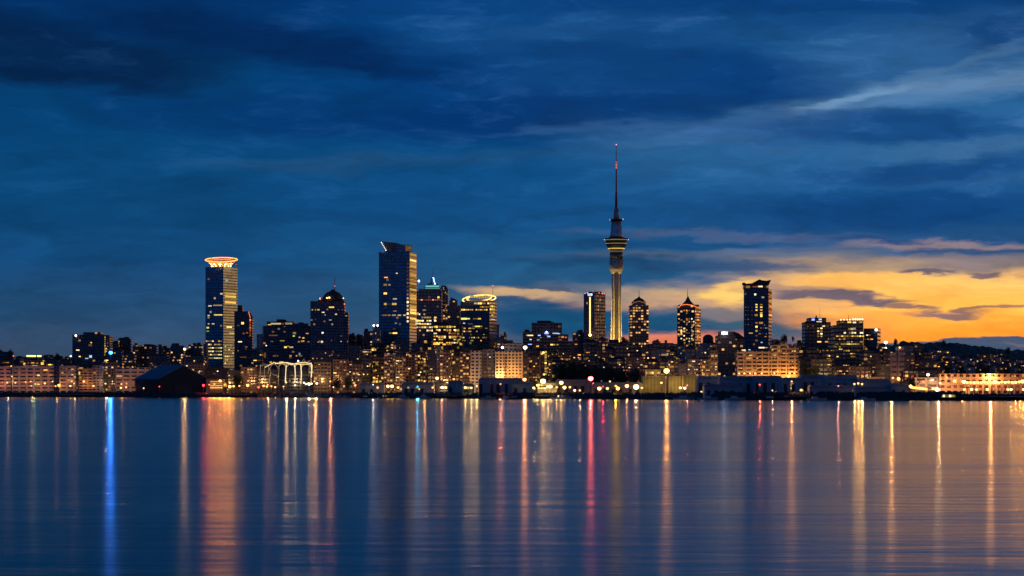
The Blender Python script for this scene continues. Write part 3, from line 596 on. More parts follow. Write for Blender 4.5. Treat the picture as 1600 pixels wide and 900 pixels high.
b = Bld('grey_back_tower', 'narrow grey block at the right edge of the glowing crown building', 'tower block', 776, 640); b.sec(771, 780, 507, 'conc', dep=24, cap=False)
b = Bld('small_dark_tower', 'small dark tower behind the floodlit cream building', 'tower block', 787, 640); b.sec(782, 791.5, 523, 'brown', dep=18); b.win([(785, 523.6, 4, 1.2, 'r'), (789, 527, 1.5, 1.5, 'd')])

# --- dark office with blue signs
b = Bld('blue_sign_office', 'dark stepped office with blue and white roof signs', 'office block', 852, 760)
b.sec(817, 888, 523, 'dark', dep=34); b.win([(828, 524, 10, 1.8, 'w'), (823, 524, 3, 1.3, 'o'), (829, 530.5, 3, 1.5, 'c'), (841, 531, 4, 1.6, 'c'), (828, 538, 6, 1.2, 'b'), (874, 526.5, 3, 2.6, 'o'), (879, 526.5, 4, 2.4, 'o'), (884, 527, 3, 2.2, 'r'), (875, 531, 5, 1.2, 'r'), (862, 538.5, 4, 2.2, 'y'), (866, 538.5, 2.6, 2, 'w'), (871, 538.5, 3, 2, 'y'), (840, 541, 4, 2, 'o'), (852, 540, 3, 1.6, 'd'), (836, 546, 3, 2, 'd')])
b.win([(854, 520.6, 6.5, 2.6, 'b'), (854, 519.2, 3.5, 1.6, 'c'), (842.5, 524, 4, 1.7, 'b'), (857.5, 525.7, 4.5, 2, 'b'), (845, 527.5, 2, 1.2, 'c'), (868, 520.8, 9, 1.6, 'c'), (873, 521.4, 4, 1.2, 'b')], name='sign')
b.sec(831, 878, 505, 'dark', bot=523, dep=26, yo=3); b.sec(817, 832, 519, 'dark', bot=523, dep=20, yo=2)
b.lamp(854, 518.5, (.4, .5, 1), .25, .9, 'sign_lamp')
b = Bld('dark_slab_block', 'plain dark slab just left of the tower with the vertical light line', 'office block', 903, 800); b.sec(895, 914, 520, 'dark', dep=20); b.win([(905, 524, 2, 1.4, 'w'), (900, 530, 2, 1.4, 'd'), (892+8, 538, 4, 1.6, 'o')])

# --- tower with vertical line of light
b = Bld('light_line_tower', 'dark tower with a vertical golden light line and blue-white sign', 'skyscraper', 930, 700)
b.sec(912, 946, 458, 'tower', xc=929, ya=10, yb=14, cap=False, dep=26)
b.win([(922, 460.3, 7, 3.4, 'b'), (921.5, 460.5, 5, 2, 'c')], name='sign'); b.win(fill(931, 945, 462, 530, 3.2, 4.4, .38, 'dddr', 1.1, 1.2)[:60], 1)
b.strip([(922, 464), (922, 523)], .75, (1, .55, .15), 2.6, yo=4, name='light_line'); b.lamp(922, 523.5, (1, .42, .08), .6, 1.5, 'base_lamp', -2)
for x, y in ((914, 458.6), (918, 457.5), (936, 457.5), (941, 458.8), (944, 459.5)): b.lamp(x, y, (1, .15, .1), .03, .5, 'rooftop_lamp', 4)
b.sec(920, 940, 455.5, 'tower', bot=458, dep=14, yo=10, cap=False); b.mast(929, 456, 452, .25, 15)
b.win([(917, 520, 1.5, 6, 'o'), (925, 521, 1.6, 5, 'o'), (919, 527, 5, 1.5, 'r'), (926, 527.5, 3, 1.8, 'o')])

# --- communications tower
Yt = shore(963)+1150; k = Yt/F; gt0 = terr(1150)
root = empty('communications_tower', (wx(963, Yt), Yt, gt0)); tag(root, 'very tall communications tower with observation pod and needle mast', 'tower')
def zt(py): return wz(py, Yt)-gt0
def tl(name, prof, mat, seg=32, flute=None):
    t = MB(); t.lathe([(zt(y), r*k) for y, r in prof], seg, flute=flute); return t.build(name, mat, root)
TC = plain('tower_concrete', (.42, .40, .36), .7, 0, .2, .05)
tl('shaft', [(612, 9), (600, 8.9), (535, 7.9), (500, 7.2), (460, 6.9), (427, 6.8)], TC, 48, -.05)
for a in range(8):
    an = math.pi/8+a*math.pi/4; t = MB(); t.tube([(10.5*k*math.cos(an), 10.5*k*math.sin(an), 0), (8.2*k*math.cos(an), 8.2*k*math.sin(an), zt(535)), (7.0*k*math.cos(an), 7.0*k*math.sin(an), zt(470)), (7.0*k*math.cos(an), 7.0*k*math.sin(an), zt(427))], 1.1*k, 6, .8*k); t.build('buttress', TC, root)
tl('collar', [(428, 7.3), (425, 8.2), (421.5, 10.6), (420, 10.9), (405, 10.5)], TC, 48, None)
tl('dark_band', [(405.3, 10.1), (392.5, 10.1)], FM['dark']); tl('upper_collar', [(392.7, 10.8), (388.8, 11)], TC)
tl('observation_pod', [(389, 12.5), (386.5, 13.8), (383, 16), (381, 16.6), (380.6, 15.4), (377.5, 16), (376.8, 17.2), (374.6, 17.4), (374.4, 18.6), (372.6, 18.6), (372, 13), (370.5, 10.6)], BLACK, 40)
for y, r, c, L in ((388.4, 12.6, (1, .68, .16), 1.0), (380.8, 16.4, (1, .8, .4), .35), (375, 17.6, (1, .75, .4), .3), (393.5, 10.8, (1, .8, .5), .18)):
    t = MB(); t.tube([(r*k*math.cos(i*math.pi/20), r*k*math.sin(i*math.pi/20), zt(y)) for i in range(41)], .32 if L < .9 else .55, 6); t.build('light_ring', emat(c, L, False), root)
tl('upper_cone', [(371, 10.4), (367, 9.4), (346, 7.2)], plain('steel_cone', (.42, .50, .58), .4, .3)); tl('upper_deck', [(346.2, 8), (345, 9.6), (342.6, 9.8), (342.2, 7)], BLACK)
tl('mast_base', [(342.3, 4.6), (326.5, 3.6), (326, 2.2)], plain('steel_grey_mast', (.3, .34, .4), .5)); RM = plain('red_mast', (.35, .03, .03), .5)
tl('mast', [(326.2, 2.3), (300, 1.7), (299.7, 1.3), (265, 1.0)], RM, 10); tl('mast_needle', [(265.2, .85), (250, .7), (226, .35)], STEEL, 8)
for y, L in ((258, 1.2), (262, 1.2), (254, .7)): t = MB(); t.ball((0, -1.2*k, zt(y)), .8, 6, 4, 1.6); t.build('mast_lamp', emat((1, .12, .05), L, False), root)
t = MB(); t.ball((0, 0, zt(226)), .75, 6, 4); t.build('tip_lamp', emat((1, .35, .35), 2, False), root)
for x, y in ((-18.6, 374.5), (18.8, 374.5), (10.4, 342.4), (-10, 343.5)): t = MB(); t.ball((x*k, 0, zt(y)), .55, 6, 4); t.build('deck_lamp', emat((1, .9, .8), 1.2, False), root)
def spot(name, loc, aim, col, W, ang, par, r=1.5):
    l = bpy.data.lights.new(name, 'SPOT'); l.energy = W; l.color = col; l.spot_size = math.radians(ang); l.spot_blend = .6; l.shadow_soft_size = r
    o = bpy.data.objects.new(name, l); COL.objects.link(o); o.parent = par; o.location = loc
    o.rotation_euler = (Vector(loc)-Vector(aim)).to_track_quat('Z', 'Y').to_euler(); return o
for sgn in (-1, 1):
    spot('floodlight', (sgn*42, 12, zt(548)), (0, 0, zt(505)), (1, .60, .08), 900000, 70, root)
    spot('floodlight', (sgn*60, 10, zt(560)), (0, 0, zt(425)), (1, .66, .18), 220000, 34, root)

spot('floodlight', (-10, -60, zt(560)), (0, 0, zt(480)), (1, .60, .12), 80000, 60, root)

# --- the two slender residential towers and the pagoda-roofed one
b = Bld('spired_residential_tower', 'slim apartment tower with small dome beside the communications tower', 'apartment tower', 999, 800)
b.sec(984, 1013.5, 477, 'busy', dep=26, cap=False); b.sec(988, 1009, 471, 'busy', bot=477, dep=18, yo=4, cap=False)
W5 = [(x, 481+4.4*j, 1.9, 1.9, random.Random(int(x*j)).choice('yoow')) for x in (987, 990.5, 995, 998.5, 1003, 1006.5, 1011) for j in range(13) if random.Random(int(x*7+j*3)).random() < .64]
b.win(W5+[(989, 534, 5, 2.6, 'w'), (1001, 534, 5, 2.4, 'w'), (996, 531, 3, 2.6, 'y'), (1008, 531, 4, 1.6, 'y')])
c_ = (wx(998.5, b.Y+14)-b.X, 15); k5 = b.Y/F; z0 = wz(471, b.Y)-b.g0; t = MB(); t.lathe([(z0, 9.5*k5), (z0+2.5*k5, 8.6*k5), (z0+5*k5, 5.6*k5), (z0+6.5*k5, 2.2*k5), (z0+8.5*k5, 1*k5)], 12, c_); t.build('dome', ROOF, b.root); b.mast(998.5, 464, 452, .35, 15, 'spire')
b.strip([(986, 477.4), (990, 473), (998, 470.6), (1007, 473), (1012, 477.4)], .22, (1, .35, .12), .5, yo=2)
b = Bld('pyramid_roof_tower', 'apartment tower with orange-edged crown, pyramid roof and spire', 'apartment tower', 1076, 760)
b.sec(1058, 1095, 481, 'busy', dep=28, xc=1086, ya=3, yb=18, cap=False)
W6 = [(x, 485+4.4*j, 1.8, 1.9, random.Random(int(x*j+5)).choice('yoow')) for x in (1061, 1064.5, 1069, 1073, 1077, 1081, 1084) for j in range(13) if random.Random(int(x*11+j*5)).random() < .5]
b.win(W6); b.win([(1090.5, 483+4.2*j, 3.2, 1.8, 'r' if j % 2 else 'o') for j in range(12) if j not in (7, 9)], 1)
b.sec(1061, 1092, 476, 'busy', bot=481, dep=20, yo=4, cap=False); c_ = (wx(1075, b.Y+14)-b.X, 15); k5 = b.Y/F; z0 = wz(476, b.Y)-b.g0
t = MB(); t.lathe([(z0, 11*k5), (z0+3*k5, 7.5*k5), (z0+7*k5, 4*k5), (z0+12*k5, 1.6*k5), (z0+14*k5, .6*k5)], 8, c_); t.build('roof', ROOF, b.root); b.mast(1074.5, 464, 451, .4, 15, 'spire')
for P_ in ([(1060, 481), (1064, 476.8), (1072, 475.6)], [(1072, 475.6), (1082, 477), (1087, 479.2)], [(1087, 479.2), (1093, 481.5)]): b.strip(P_, .38, (1, .22, .06), 1.5, yo=1)
b = Bld('pagoda_roof_tower', 'tall dark tower with upswept pagoda-like roof and orange-lit right edge', 'skyscraper', 1184, 740)
b.sec(1162, 1206, 451, 'tower', xc=1201, ya=3, yb=30, cap=False)
L7 = [(1180, 460, 2.6, 2.6, 'w'), (1192, 464.5, 4, 2.6, 'w'), (1173, 520.5, 6, 1.6, 'y')]+[(1182, y, 3, 2, 'y') for y in (476, 480, 484.5)]+[(1189.5, y, 3.6, 2, 'y') for y in (476, 480, 484.5, 489)]+[(1181.5, 492.3, 4.5, 3, 'y'), (1189.5, 493, 3, 4.5, 'y'), (1182, 504.5, 3.4, 2.4, 'o'), (1189, 504.5, 6, 3, 'o'), (1182, 510.5, 3.4, 3, 'y'), (1182, 517, 3, 2.6, 'y'), (1182, 524.5, 3, 1.6, 'o'), (1182, 532, 4, 3, 'o'), (1178, 538, 2.6, 3, 'o')]
b.win(L7+[(x, y, 1.2, 1.2, 'd') for x in (1165, 1169, 1175) for y in (480, 485, 492, 499, 507)]+fill(1186, 1200, 508, 538, 3, 4.5, .35, 'ddco', 1.3, 1.3))
b.win([(1203.7, 456+3.3*j, 4, 2.1, 'r' if j % 3 == 0 else 'o') for j in range(16)], 1, 'glow_bay')
b.sec(1164, 1201, 446, 'tower', bot=451, dep=22, yo=3, cap=False); b.win([(1168.5, 448.2, 6, 3.6, 'o'), (1181, 448, 8, 1.6, 'r'), (1188, 446.8+.8, 7, 2.2, 'w'), (1199.3, 447.8, 3, 4.2, 'o')])
b.poly([(1162.5, 441), (1163.5, 445), (1175, 446), (1201, 446), (1205, 437), (1198, 438.6), (1190, 437.8), (1187, 436.3), (1182, 439), (1176, 442.6), (1166, 443.2)], 0, 24, ROOF, 'roof')

b = Bld('twin_sign_block', 'dark square tower with blue and white rooftop signs at right', 'office block', 1278, 760)
b.sec(1258, 1298, 504, 'dark', dep=30); b.win([(1262, 510, 3, 1.4, 'o'), (1270, 509.5, 3, 1.3, 'd'), (1287, 509.5, 4, 1.5, 'w'), (1293, 509.6, 3, 1.2, 'o')]+[(x, y, 3, 2.2, 'y' if x < 1281 else 'w') for y in (513, 517.5, 521.5, 525.5) for x in (1278.5, 1283.5)]+[(1280, 534, 6, 1.8, 'y'), (1292.5, 534, 7, 1.8, 'o'), (1267, 513, 2, 1, 'd')])
b.sec(1264, 1291, 496.5, 'dark', bot=504, dep=22, yo=3, cap=False); b.win([(1270.5, 499.3, 4.5, 3.2, 'b'), (1281.5, 499, 4.5, 2.6, 'c'), (1280, 504-.6, 8, 2.6, 'w')], name='sign')
b.poly([(1274, 496.5), (1275.5, 492), (1277, 496.5)], 6, 8, ROOF, 'antenna_frame'); b.mast(1281, 497, 482, .2)
b = Bld('white_topped_office', 'office tower with a bright white lamp row on its roof at right', 'office block', 1327, 560)
b.sec(1304, 1349, 508, 'dark', dep=30, cap=False); b.win([(1331, 514, 4, 3, 'w'), (1327, 514, 3, 2.4, 'y'), (1335, 513.5, 4, 3.2, 'w')]+fill(1320, 1336, 520, 520.2, 4, 5, .9, 'yw', 3, 2.8)+fill(1308, 1348, 525.2, 525.4, 4, 5, .72, 'y', 3, 1.8)+fill(1312, 1325, 530, 530.2, 3.4, 5, .8, 'o', 2.2, 1.6)+fill(1306, 1348, 537.6, 538, 3, 5, .85, 'yyg', 2.4, 1.8)+[(1346, 520, 5, 2.2, 'w'), (1346, 534, 4, 2, 'y'), (1331, 534, 2.4, 1.6, 'y')]+fill(1297+9, 1316, 542, 546, 3, 3.6, .6, 'yg', 2.2, 1.6)+fill(1308, 1348, 548, 574, 3.6, 4.6, .3, 'yoyw', 2.2, 1.8))
b.sec(1312, 1349, 500.5, 'dark', bot=508, dep=24, yo=3, cap=False); b.win([(1314+1.5, 503.5, 6, 1.2, 'y'), (1327, 503.4, 6, 2.4, 'y'), (1335, 503.8, 5, 2.2, 'w'), (1345, 503.3, 5, 1.8, 'y')]); b.faces
for i, x in enumerate((1314, 1319, 1324, 1328, 1333, 1336.5, 1340, 1343.5, 1347.5)): b.lamp(x, 499.6-(.7 if i > 3 else 0), (1, .86, .6), .05+.05*(i % 3 == 0), .75 if i > 3 else .5, 'roof_lamp', 2)
b.mast(1326, 500, 492, .3)
b = Bld('plain_right_annex', 'plain dark block with one white corner lamp, right of the white-lamped office', 'office block', 1363, 600)
b.sec(1349.5, 1376, 513, 'dark', xc=1371, ya=3, yb=16, cap=False); b.lamp(1369, 515.2, (1, .95, .85), .35, 1.2, 'corner_lamp', -1); b.win([(1355, 523.6, 3, 1.6, 'w'), (1359, 523.6, 2, 1.6, 'y'), (1352, 530, 2, 1.4, 'o'), (1356.5, 530, 3, 1.4, 'o'), (1362, 530, 4, 1.4, 'o'), (1353, 545, 3.4, 3, 'y'), (1348+3, 541.5, 3, 1.5, 'o'), (1357, 553, 2, 3, 'y'), (1356, 560, 3, 2, 'y'), (1356, 566, 3, 2, 'w')]+fill(1352, 1370, 550, 574, 3.5, 5, .22, 'yo', 2, 2))

# --- left office block
b = Bld('square_office_block', 'square near-black office block standing alone at far left', 'office block', 141, 420)
b.sec(113, 163, 523, 'dark', dep=30, cap=False); b.win([(141, 539.2, 5, 3.2, 'o'), (142.5, 535.3, 2, 1.4, 'y'), (121.5, 547, 5, 1.5, 'w'), (124.5, 557, 3, 1.4, 'y'), (135.5, 560, 5, 1.7, 'c'), (141.5, 557, 4, 4, 'c'), (128, 557, 2, 1, 'd')])
b.sec(130, 157, 519, 'dark', bot=523, dep=22, yo=3, cap=False); b.sec(163.5, 171, 523.5, 'brown', dep=26, yo=2, cap=False)
b.win([(164, 527+3.3*j, 1.6, 2.2, 'g' if j % 2 else 'y') for j in range(9)]+[(168, 531+5*j, 1.4, 1.5, 'd') for j in range(4)]+[(162, 563.5, 4, 2.4, 'w'), (167, 563.5, 4, 2.6, 'y')]); b.lamp(118.5, 524.5, (1, .95, .9), .25, 1.2, 'corner_lamp', -1)

# --- floodlit cream building
b = Bld('floodlit_cream_building', 'cream building glowing under floodlights with a grid of dark windows', 'building', 796, 250)
FL2 = facade('cream_facade', (.62, .50, .36), (.05, .03, .03), 2.95, 3.3, .42, .46, dim=.0)
b.sec(788, 817, 549, 'flat', dep=24, m=FL2, cap=False); b.sec(774, 788, 549, 'flat', dep=20, yo=-4, m=FL2, cap=False); b.flood(789, 816, 589, (1, .46, .12), 2600, yo=-9, tilt=50, size=1.5); b.flood(775, 787, 589, (1, .58, .2), 2600, yo=-9, tilt=50, size=1.5)
b.sec(788, 815, 537, 'conc', bot=549, dep=16, yo=5); b.flood(788, 817, 575, (1, .5, .2), 1600, yo=-40, tilt=8, size=4)
b.lamp(785, 543, (1, .85, .65), .5, 1.3, 'roof_lamp', -4); b.win([(776, 586, 3, 3, 'w'), (781, 586, 4, 4, 'w'), (786, 585, 3, 5, 'w'), (793, 586, 4, 2, 'y'), (801, 587, 5, 1.6, 'o')], name='ground_floor_window')

# --- floodlit apartment range
b = Bld('golden_apartment_range', 'long golden floodlit apartment range with stepped roofline', 'apartment block', 1200, 240)
for i, (x0, x1, t_, yo) in enumerate(((1152, 1165, 547.5, 4), (1165, 1181, 548, 0), (1181, 1205, 548.5, 3), (1205, 1218.5, 539.5, 0), (1218.5, 1232, 537, 3), (1232, 1248, 541.5, 0))):
    b.sec(x0+.2, x1, t_, 'flat', dep=22, yo=yo, cap=i in (0, 3)); R = random.Random(i)
    b.win([w_ for w_ in fill(x0+2.5, x1-1.5, t_+7, 581, 3.8, 4.2, .27+.05*i, 'yood', 2.3, 1.7, seed=i)][:15])
    b.flood(x0+1, x1-1, 589, (1, .38, .06), (500, 600, 1900, 1200, 2100, 2800)[i], yo=yo-6, tilt=56, size=1.2)
for x in (1221, 1228, 1236, 1243): b.poly([(x-3, 538.5 if x < 1232 else 541.7), (x+3.4, 538.5 if x < 1232 else 541.7), (x, 533.5 if x < 1232 else 537)], 2, 16, CONC, 'gable')
b.win([(1162, 547, 6, 1.8, 'w'), (1190, 543.2, 9, 2, 'w'), (1171, 546.6, 3, 1.2, 'c'), (1197, 543.2, 4, 1.4, 'y')][:4], name='sign')
for x in (1155, 1163, 1172, 1180, 1190, 1210, 1234, 1241): b.lamp(x, 583.5, (1, .6, .2), .02, .7, 'ground_lamp', -6)

# --- white-blue sign building, domed building
b = Bld('bright_sign_building', 'mid-rise block with a brilliant white-blue sign on its roof', 'office block', 1136, 460)
b.sec(1121, 1150, 524, 'brown', dep=26, cap=False); b.sec(1124, 1147, 518, 'brown', bot=524, dep=18, yo=3, cap=False); b.poly([(1147, 518), (1154, 520.5), (1163, 527), (1163, 532), (1150, 532), (1147, 524)], 5, 20, ROOF, 'sloping_roof'); b.sec(1150, 1163, 530, 'brown', dep=22, yo=2, cap=False)
b.lamp(1131, 520.5, (.75, .8, 1), .5, 1.3, 'sign_lamp', -2); b.poly([(1127.5, 518.3), (1137, 518.3), (1137, 522.6), (1127.5, 522.6)], -1, 0, emat((.75, .78, 1), 2.6, False), 'sign')
b.win([(1123, 530.3, 3, 1.6, 'w'), (1149, 530.3, 3, 2, 'w')]+fill(1124, 1148, 543, 543.2, 4.2, 5, .6, 'y', 3.2, 2)+[(1126, 544, 4.5, 5, 'y'), (1134, 555, 7, 3.4, 'y'), (1125.5, 555.3, 4, 2, 'w'), (1127, 576, 4.4, 3, 'y'), (1136, 576, 4.4, 3, 'y'), (1127, 580.5, 4.4, 3, 'w'), (1136, 580.5, 4, 3, 'y'), (1136, 568, 3, 3, 'y'), (1149, 571.8, 3, 2, 'w')]+fill(1122, 1148, 549, 582, 4, 4.4, .2, 'yod', 2, 1.6))
b = Bld('dome_topped_building', 'dark round-topped building right of the pyramid-roofed tower', 'building', 1106, 520)
b.sec(1096, 1117, 536, 'conc', dep=22, cap=False); c_ = (wx(1106.5, b.Y+10)-b.X, 11); k5 = b.Y/F; z0 = wz(536, b.Y)-b.g0
t = MB(); t.lathe([(z0, 8.6*k5), (z0+6*k5, 8.2*k5), (z0+8*k5, 8.5*k5), (z0+10.5*k5, 7.4*k5), (z0+13*k5, 4.4*k5), (z0+13.8*k5, 1*k5)], 16, c_); t.build('dome', ROOF, b.root)
b.win(fill(1098, 1115, 541, 578, 4, 5, .25, 'odw', 1.8, 1.8))

# --- pinkish apartment towers at right
b = Bld('pink_apartment_pair', 'pair of pinkish slim apartment blocks dotted with orange windows', 'apartment block', 1402, 420)
b.sec(1391, 1401, 551, 'pale', dep=18, cap=False); b.sec(1403, 1413, 541, 'pale', dep=18, cap=False); b.sec(1401, 1403, 556, 'pale', dep=12, yo=3, cap=False); b.Y and b.win([(x, y, 2, 2, c) for (x, y, c) in ((1393, 551, 'w'), (1393, 558, 'o'), (1399, 564, 'w'), (1393.5, 571, 'o'), (1400, 575, 'y'), (1405, 543, 'o'), (1404, 549, 'w'), (1408, 545, 'y'), (1404, 554, 'o'), (1408, 554, 'r'), (1408, 564, 'w'), (1404, 568, 'o'), (1408, 573, 'w'), (1400, 581, 'y'), (1408, 580, 'o'), (1394, 578, 'o'), (1394, 565, 'd'), (1404, 561, 'r'), (1404, 575, 'd'), (1397, 570, 'd'), (1404, 587, 'o'), (1395, 588, 'o'))]); b.flood(1391, 1413, 596, (1, .36, .14), 1500, yo=-30, tilt=20, size=3)
b.lamp(1404, 592, (1, .40, .08), .15, 1.5, 'entrance_lamp', -6)
b.lamp(1406, 543, (1, .5, .2), .05, .8, 'roof_lamp', -1)

# --- left port blocks (pink-lit)
def block(name, label, cat, x0, x1, top, off, mat, wins=(), fl=None, dep=22, cap=True, group=None, xc=None):
    b = Bld(name, label, cat, (x0+x1)/2, off, group); b.sec(x0, x1, top, mat, dep=dep, cap=cap, xc=xc); b.win(list(wins))
    if fl: b.flood(x0+.5, x1-.5, fl[0], fl[1], fl[2], yo=-(fl[3] if len(fl) > 3 else 16), tilt=(fl[4] if len(fl) > 4 else 25), size=2)
    return b
PK = (1, .30, .12)
block('port_block', 'low pink-lit block at the extreme left edge of the shore', 'building', -14, 17, 572, 200, 'pale', fill(2, 15, 578, 596, 5, 6, .2, 'oro'), (603, PK, 2200, 10, 50))
b = block('port_block', 'pink-lit block below the lime roof strip, many orange windows under its roof', 'building', 19, 84, 572, 170, 'pale', [(23, 577, 4, 1.6, 'd'), (60, 586.5, 4, 2.2, 'y'), (75, 579, 4, 1.4, 'r'), (30, 582, 5, 1.4, 'r'), (71, 578, 6, 1.8, 'o'), (41, 586, 3, 2, 'r'), (73, 584, 2, 4, 'o'), (78, 586, 7, 1, 'o')], (603, PK, 1300, 11, 50))
b.sec(31, 69, 563, 'brown', bot=572, dep=16, yo=4); b.win([(x, 571.6, 3.4, 1.7, 'w' if x % 3 else 'y') for x in (39, 43, 48, 52, 56, 60)]+[(35, 565, 4, 2, 'o'), (38, 568, 3, 2, 'y'), (44, 567, 3, 2, 'o'), (51, 567, 5, 2, 'o'), (58, 567.5, 4, 2, 'o'), (66, 568, 4, 4, 'y'), (68, 564, 2.4, 2, 'y')])
b.strip([(41.5, 556.2), (56, 556.4)], .95, (.85, .95, .25), 1.8, yo=6); b.strip([(58, 556.4), (64.5, 556.4)], .95, (.85, .95, .25), 1.8, yo=6); b.sec(36, 66, 558.5, 'dark', bot=563, dep=12, yo=7)
block('port_block', 'grey framed block with orange corner windows, left of the orange cube', 'building', 93, 119, 571.5, 170, 'pale', [(113, 577, 4, 2, 'o'), (97.5, 582.5, 3.4, 2.4, 'y'), (113, 585.5, 3, 2, 'w'), (101, 575.5, 8, .8, 'd'), (117, 589, 3, 2, 'w'), (105, 582, 2, 3, 'd')], (603, (1, .36, .14), 900, 10, 50))
block('port_block', 'dark recessed block between two pinkish blocks at far left', 'building', 84.5, 92.5, 573, 190, 'dark')
block('port_cube', 'small cube building lit flat orange below the square black office block', 'building', 123, 144.5, 574, 150, 'flat', [(124, 583, 2.4, 5, 'y'), (125.5, 590, 3.4, 5, 'y'), (130, 590.5, 2.4, 1.8, 'd')], (603, (1, .36, .08), 1800, 10, 45), cap=False)
block('port_block', 'tall grey block right of the orange cube', 'building', 145, 159, 571, 160, 'conc', [(150, 590, 2, 2, 'd'), (154, 594, 3, 2, 'w')], (600, PK, 500, 20)); block('port_block', 'shadowy brown block under the blue-white lamp', 'building', 159.5, 180, 566, 190, 'brown', fill(162, 178, 573, 594, 5, 5, .15, 'od'))
block('port_block', 'pale wide block with dark upper openings, left of the gabled shed', 'building', 180.5, 232, 574, 150, 'pale', [(185, 572+.4, 3, 1.6, 'o'), (196, 590, 2, 2, 'r')], (603, PK, 500, 10, 50), cap=False)
block('port_hall', 'grey-roofed low hall behind the orange quay lights at far left', 'building', -10, 30, 560, 420, 'dark', fill(2, 28, 566, 570, 5, 4, .2, 'or'))

# --- gabled shed
Ys = shore(287)+45; gs = 4.0; root = empty('gabled_shed', (wx(287, Ys), Ys, gs)); tag(root, 'big black gabled shed with blue sheet roof on the shore', 'shed')
def SL(px, py, Y): return (wx(px, Y)-root.location.x, Y-root.location.y, wz(py, Y)-gs)
a0, a1, ap = SL(249, 592, Ys), SL(325, 592, Ys), SL(287, 572, Ys); back = Vector(SL(213, 572, Ys+34))-Vector(SL(250.5, 572, Ys))
b0, b1, bp_ = [tuple(Vector(p)+back) for p in (a0, a1, ap)]
t = MB(); t.add([(a0[0], a0[1], -.4), (a1[0], a1[1], -.4), a1, ap, a0, (b0[0], b0[1], -.4), (b1[0], b1[1], -.4), b1, bp_, b0], [(0, 1, 2, 3, 4), (9, 8, 7, 6, 5), (0, 4, 9, 5), (1, 6, 7, 2), (0, 5, 6, 1), (4, 3, 8, 9), (3, 2, 7, 8)]); t.build('wall', BLACK, root)
def roofpan(p, q, r, s, nm='roof'):
    up = Vector((0, 0, .5)); t = MB(); vs_ = [Vector(v)+up*.4 for v in (p, q, r, s)]+[Vector(v)+up*1.6 for v in (p, q, r, s)]
    t.add(vs_, [(3, 2, 1, 0), (4, 5, 6, 7), (0, 1, 5, 4), (1, 2, 6, 5), (2, 3, 7, 6), (3, 0, 4, 7)]); t.build(nm, BLUEROOF, root)
ov = Vector((0, -1.2, 0)); roofpan(Vector(a0)+ov+Vector((-1.5, 0, -.8)), Vector(ap)+ov, bp_, Vector(b0)+Vector((-1.5, 0, -.8))); roofpan(Vector(ap)+ov, Vector(a1)+ov+Vector((1.5, 0, -.8)), Vector(b1)+Vector((1.5, 0, -.8)), bp_)
t = MB(); t.box(SL(225, 0, Ys)[0], a0[0]-1, 2, 30, -.4, SL(0, 598, Ys)[2]); t.build('lean_to', BLACK, root)
t = MB(); t.box(-9, 9, -.35, -.02, -.3, 9.5); t.build('door', ROOF, root)

# --- orange lit kiosk building by the shed
b = Bld('orange_lit_depot', 'quay depot with glowing orange slatted front beside the gabled shed', 'depot', 340, 60)
b.sec(322, 349, 592.5, 'pale', dep=12, m=plain('corrugated_wall', (.5, .32, .2)), cap=False); b.win([(338, y, 19, 1.9, 'o') for y in (596.2, 599.4, 602.6, 605.8, 609)], name='lit_slat')
b.poly([(321, 592.5), (350, 592.5), (347, 590.8), (324, 590.8)], -1, 13, ROOF, 'roof'); b.sec(349, 356, 597, 'brown', dep=10, yo=1, cap=False); b.win([(352, 602, 5, 5, 'o')])

# --- floodlit gantry, its lit steel put in as glowing tubes
b = Bld('floodlit_gantry', 'white floodlit steel gantry with added glow tubes behind the quay', 'gantry', 450, 130)
legs = [(406, 569, 597, .5), (412.5, 571, 597, .35), (421, 584, 597, .7), (419, 573, 584, .4), (446, 570, 597, .9), (461, 570, 598, 1.0), (470.5, 568, 600, 1.1), (486.5, 568, 590, 1.0), (483, 563, 580, .4), (435, 570, 597, .3), (499.5, 571, 597, 1.3), (512, 571, 597, .35), (492, 585, 597, .5)]
for (x, y0, y1, w_) in legs:
    t = MB(); t.tube([b.L(wx(x+(1.5 if x < 450 else -.4), b.Y), b.Y, wz(y0, b.Y)), b.L(wx(x+.5, b.Y), b.Y, wz((y0+y1)/2, b.Y)), b.L(wx(x-.6, b.Y), b.Y, wz(y1+8, b.Y))], w_*.55, 6); t.build('leg', WHITE, b.root)
    t = MB(); t.tube([b.L(wx(x+(1.2 if x < 450 else -.4), b.Y), b.Y-.9, wz(y0+.5, b.Y)), b.L(wx(x+.5, b.Y), b.Y-.9, wz((y0+y1)/2, b.Y)), b.L(wx(x-.4, b.Y), b.Y-.9, wz(y1, b.Y))], w_*.42, 5); t.build('glow_tube', emat((1, .74, .40), 1.5 if w_ > .8 else .35, False), b.root)
R = random.Random(3)
for pts, L in (([(414, 574), (420, 571), (428, 566.5), (434, 567.5), (448, 566.5), (458, 568.5), (470, 569), (484, 569)], 1.3), ([(430, 567.5), (438, 567), (447, 566.8), (455, 570), (465, 567.5), (476, 566), (486, 568)], 1.6), ([(421, 575), (423, 582), (428, 585.5), (435, 587)], .3), ([(486, 567), (487.5, 570), (487, 588)], 2.0), ([(470, 567), (475, 561), (478, 566), (485, 563)], .3), ([(498, 571.6), (512, 571.4)], .8), ([(466, 585), (500, 586.5), (530, 587)], .12)):
    PP = [(a+R.uniform(-.3, .3), c+R.uniform(-.4, .4)) for a, c in pts]; b.strip(PP, .32, (1, .72, .36) if L < 1 or L > 1.2 else (1, .8, .5), L, 'glow_tube')
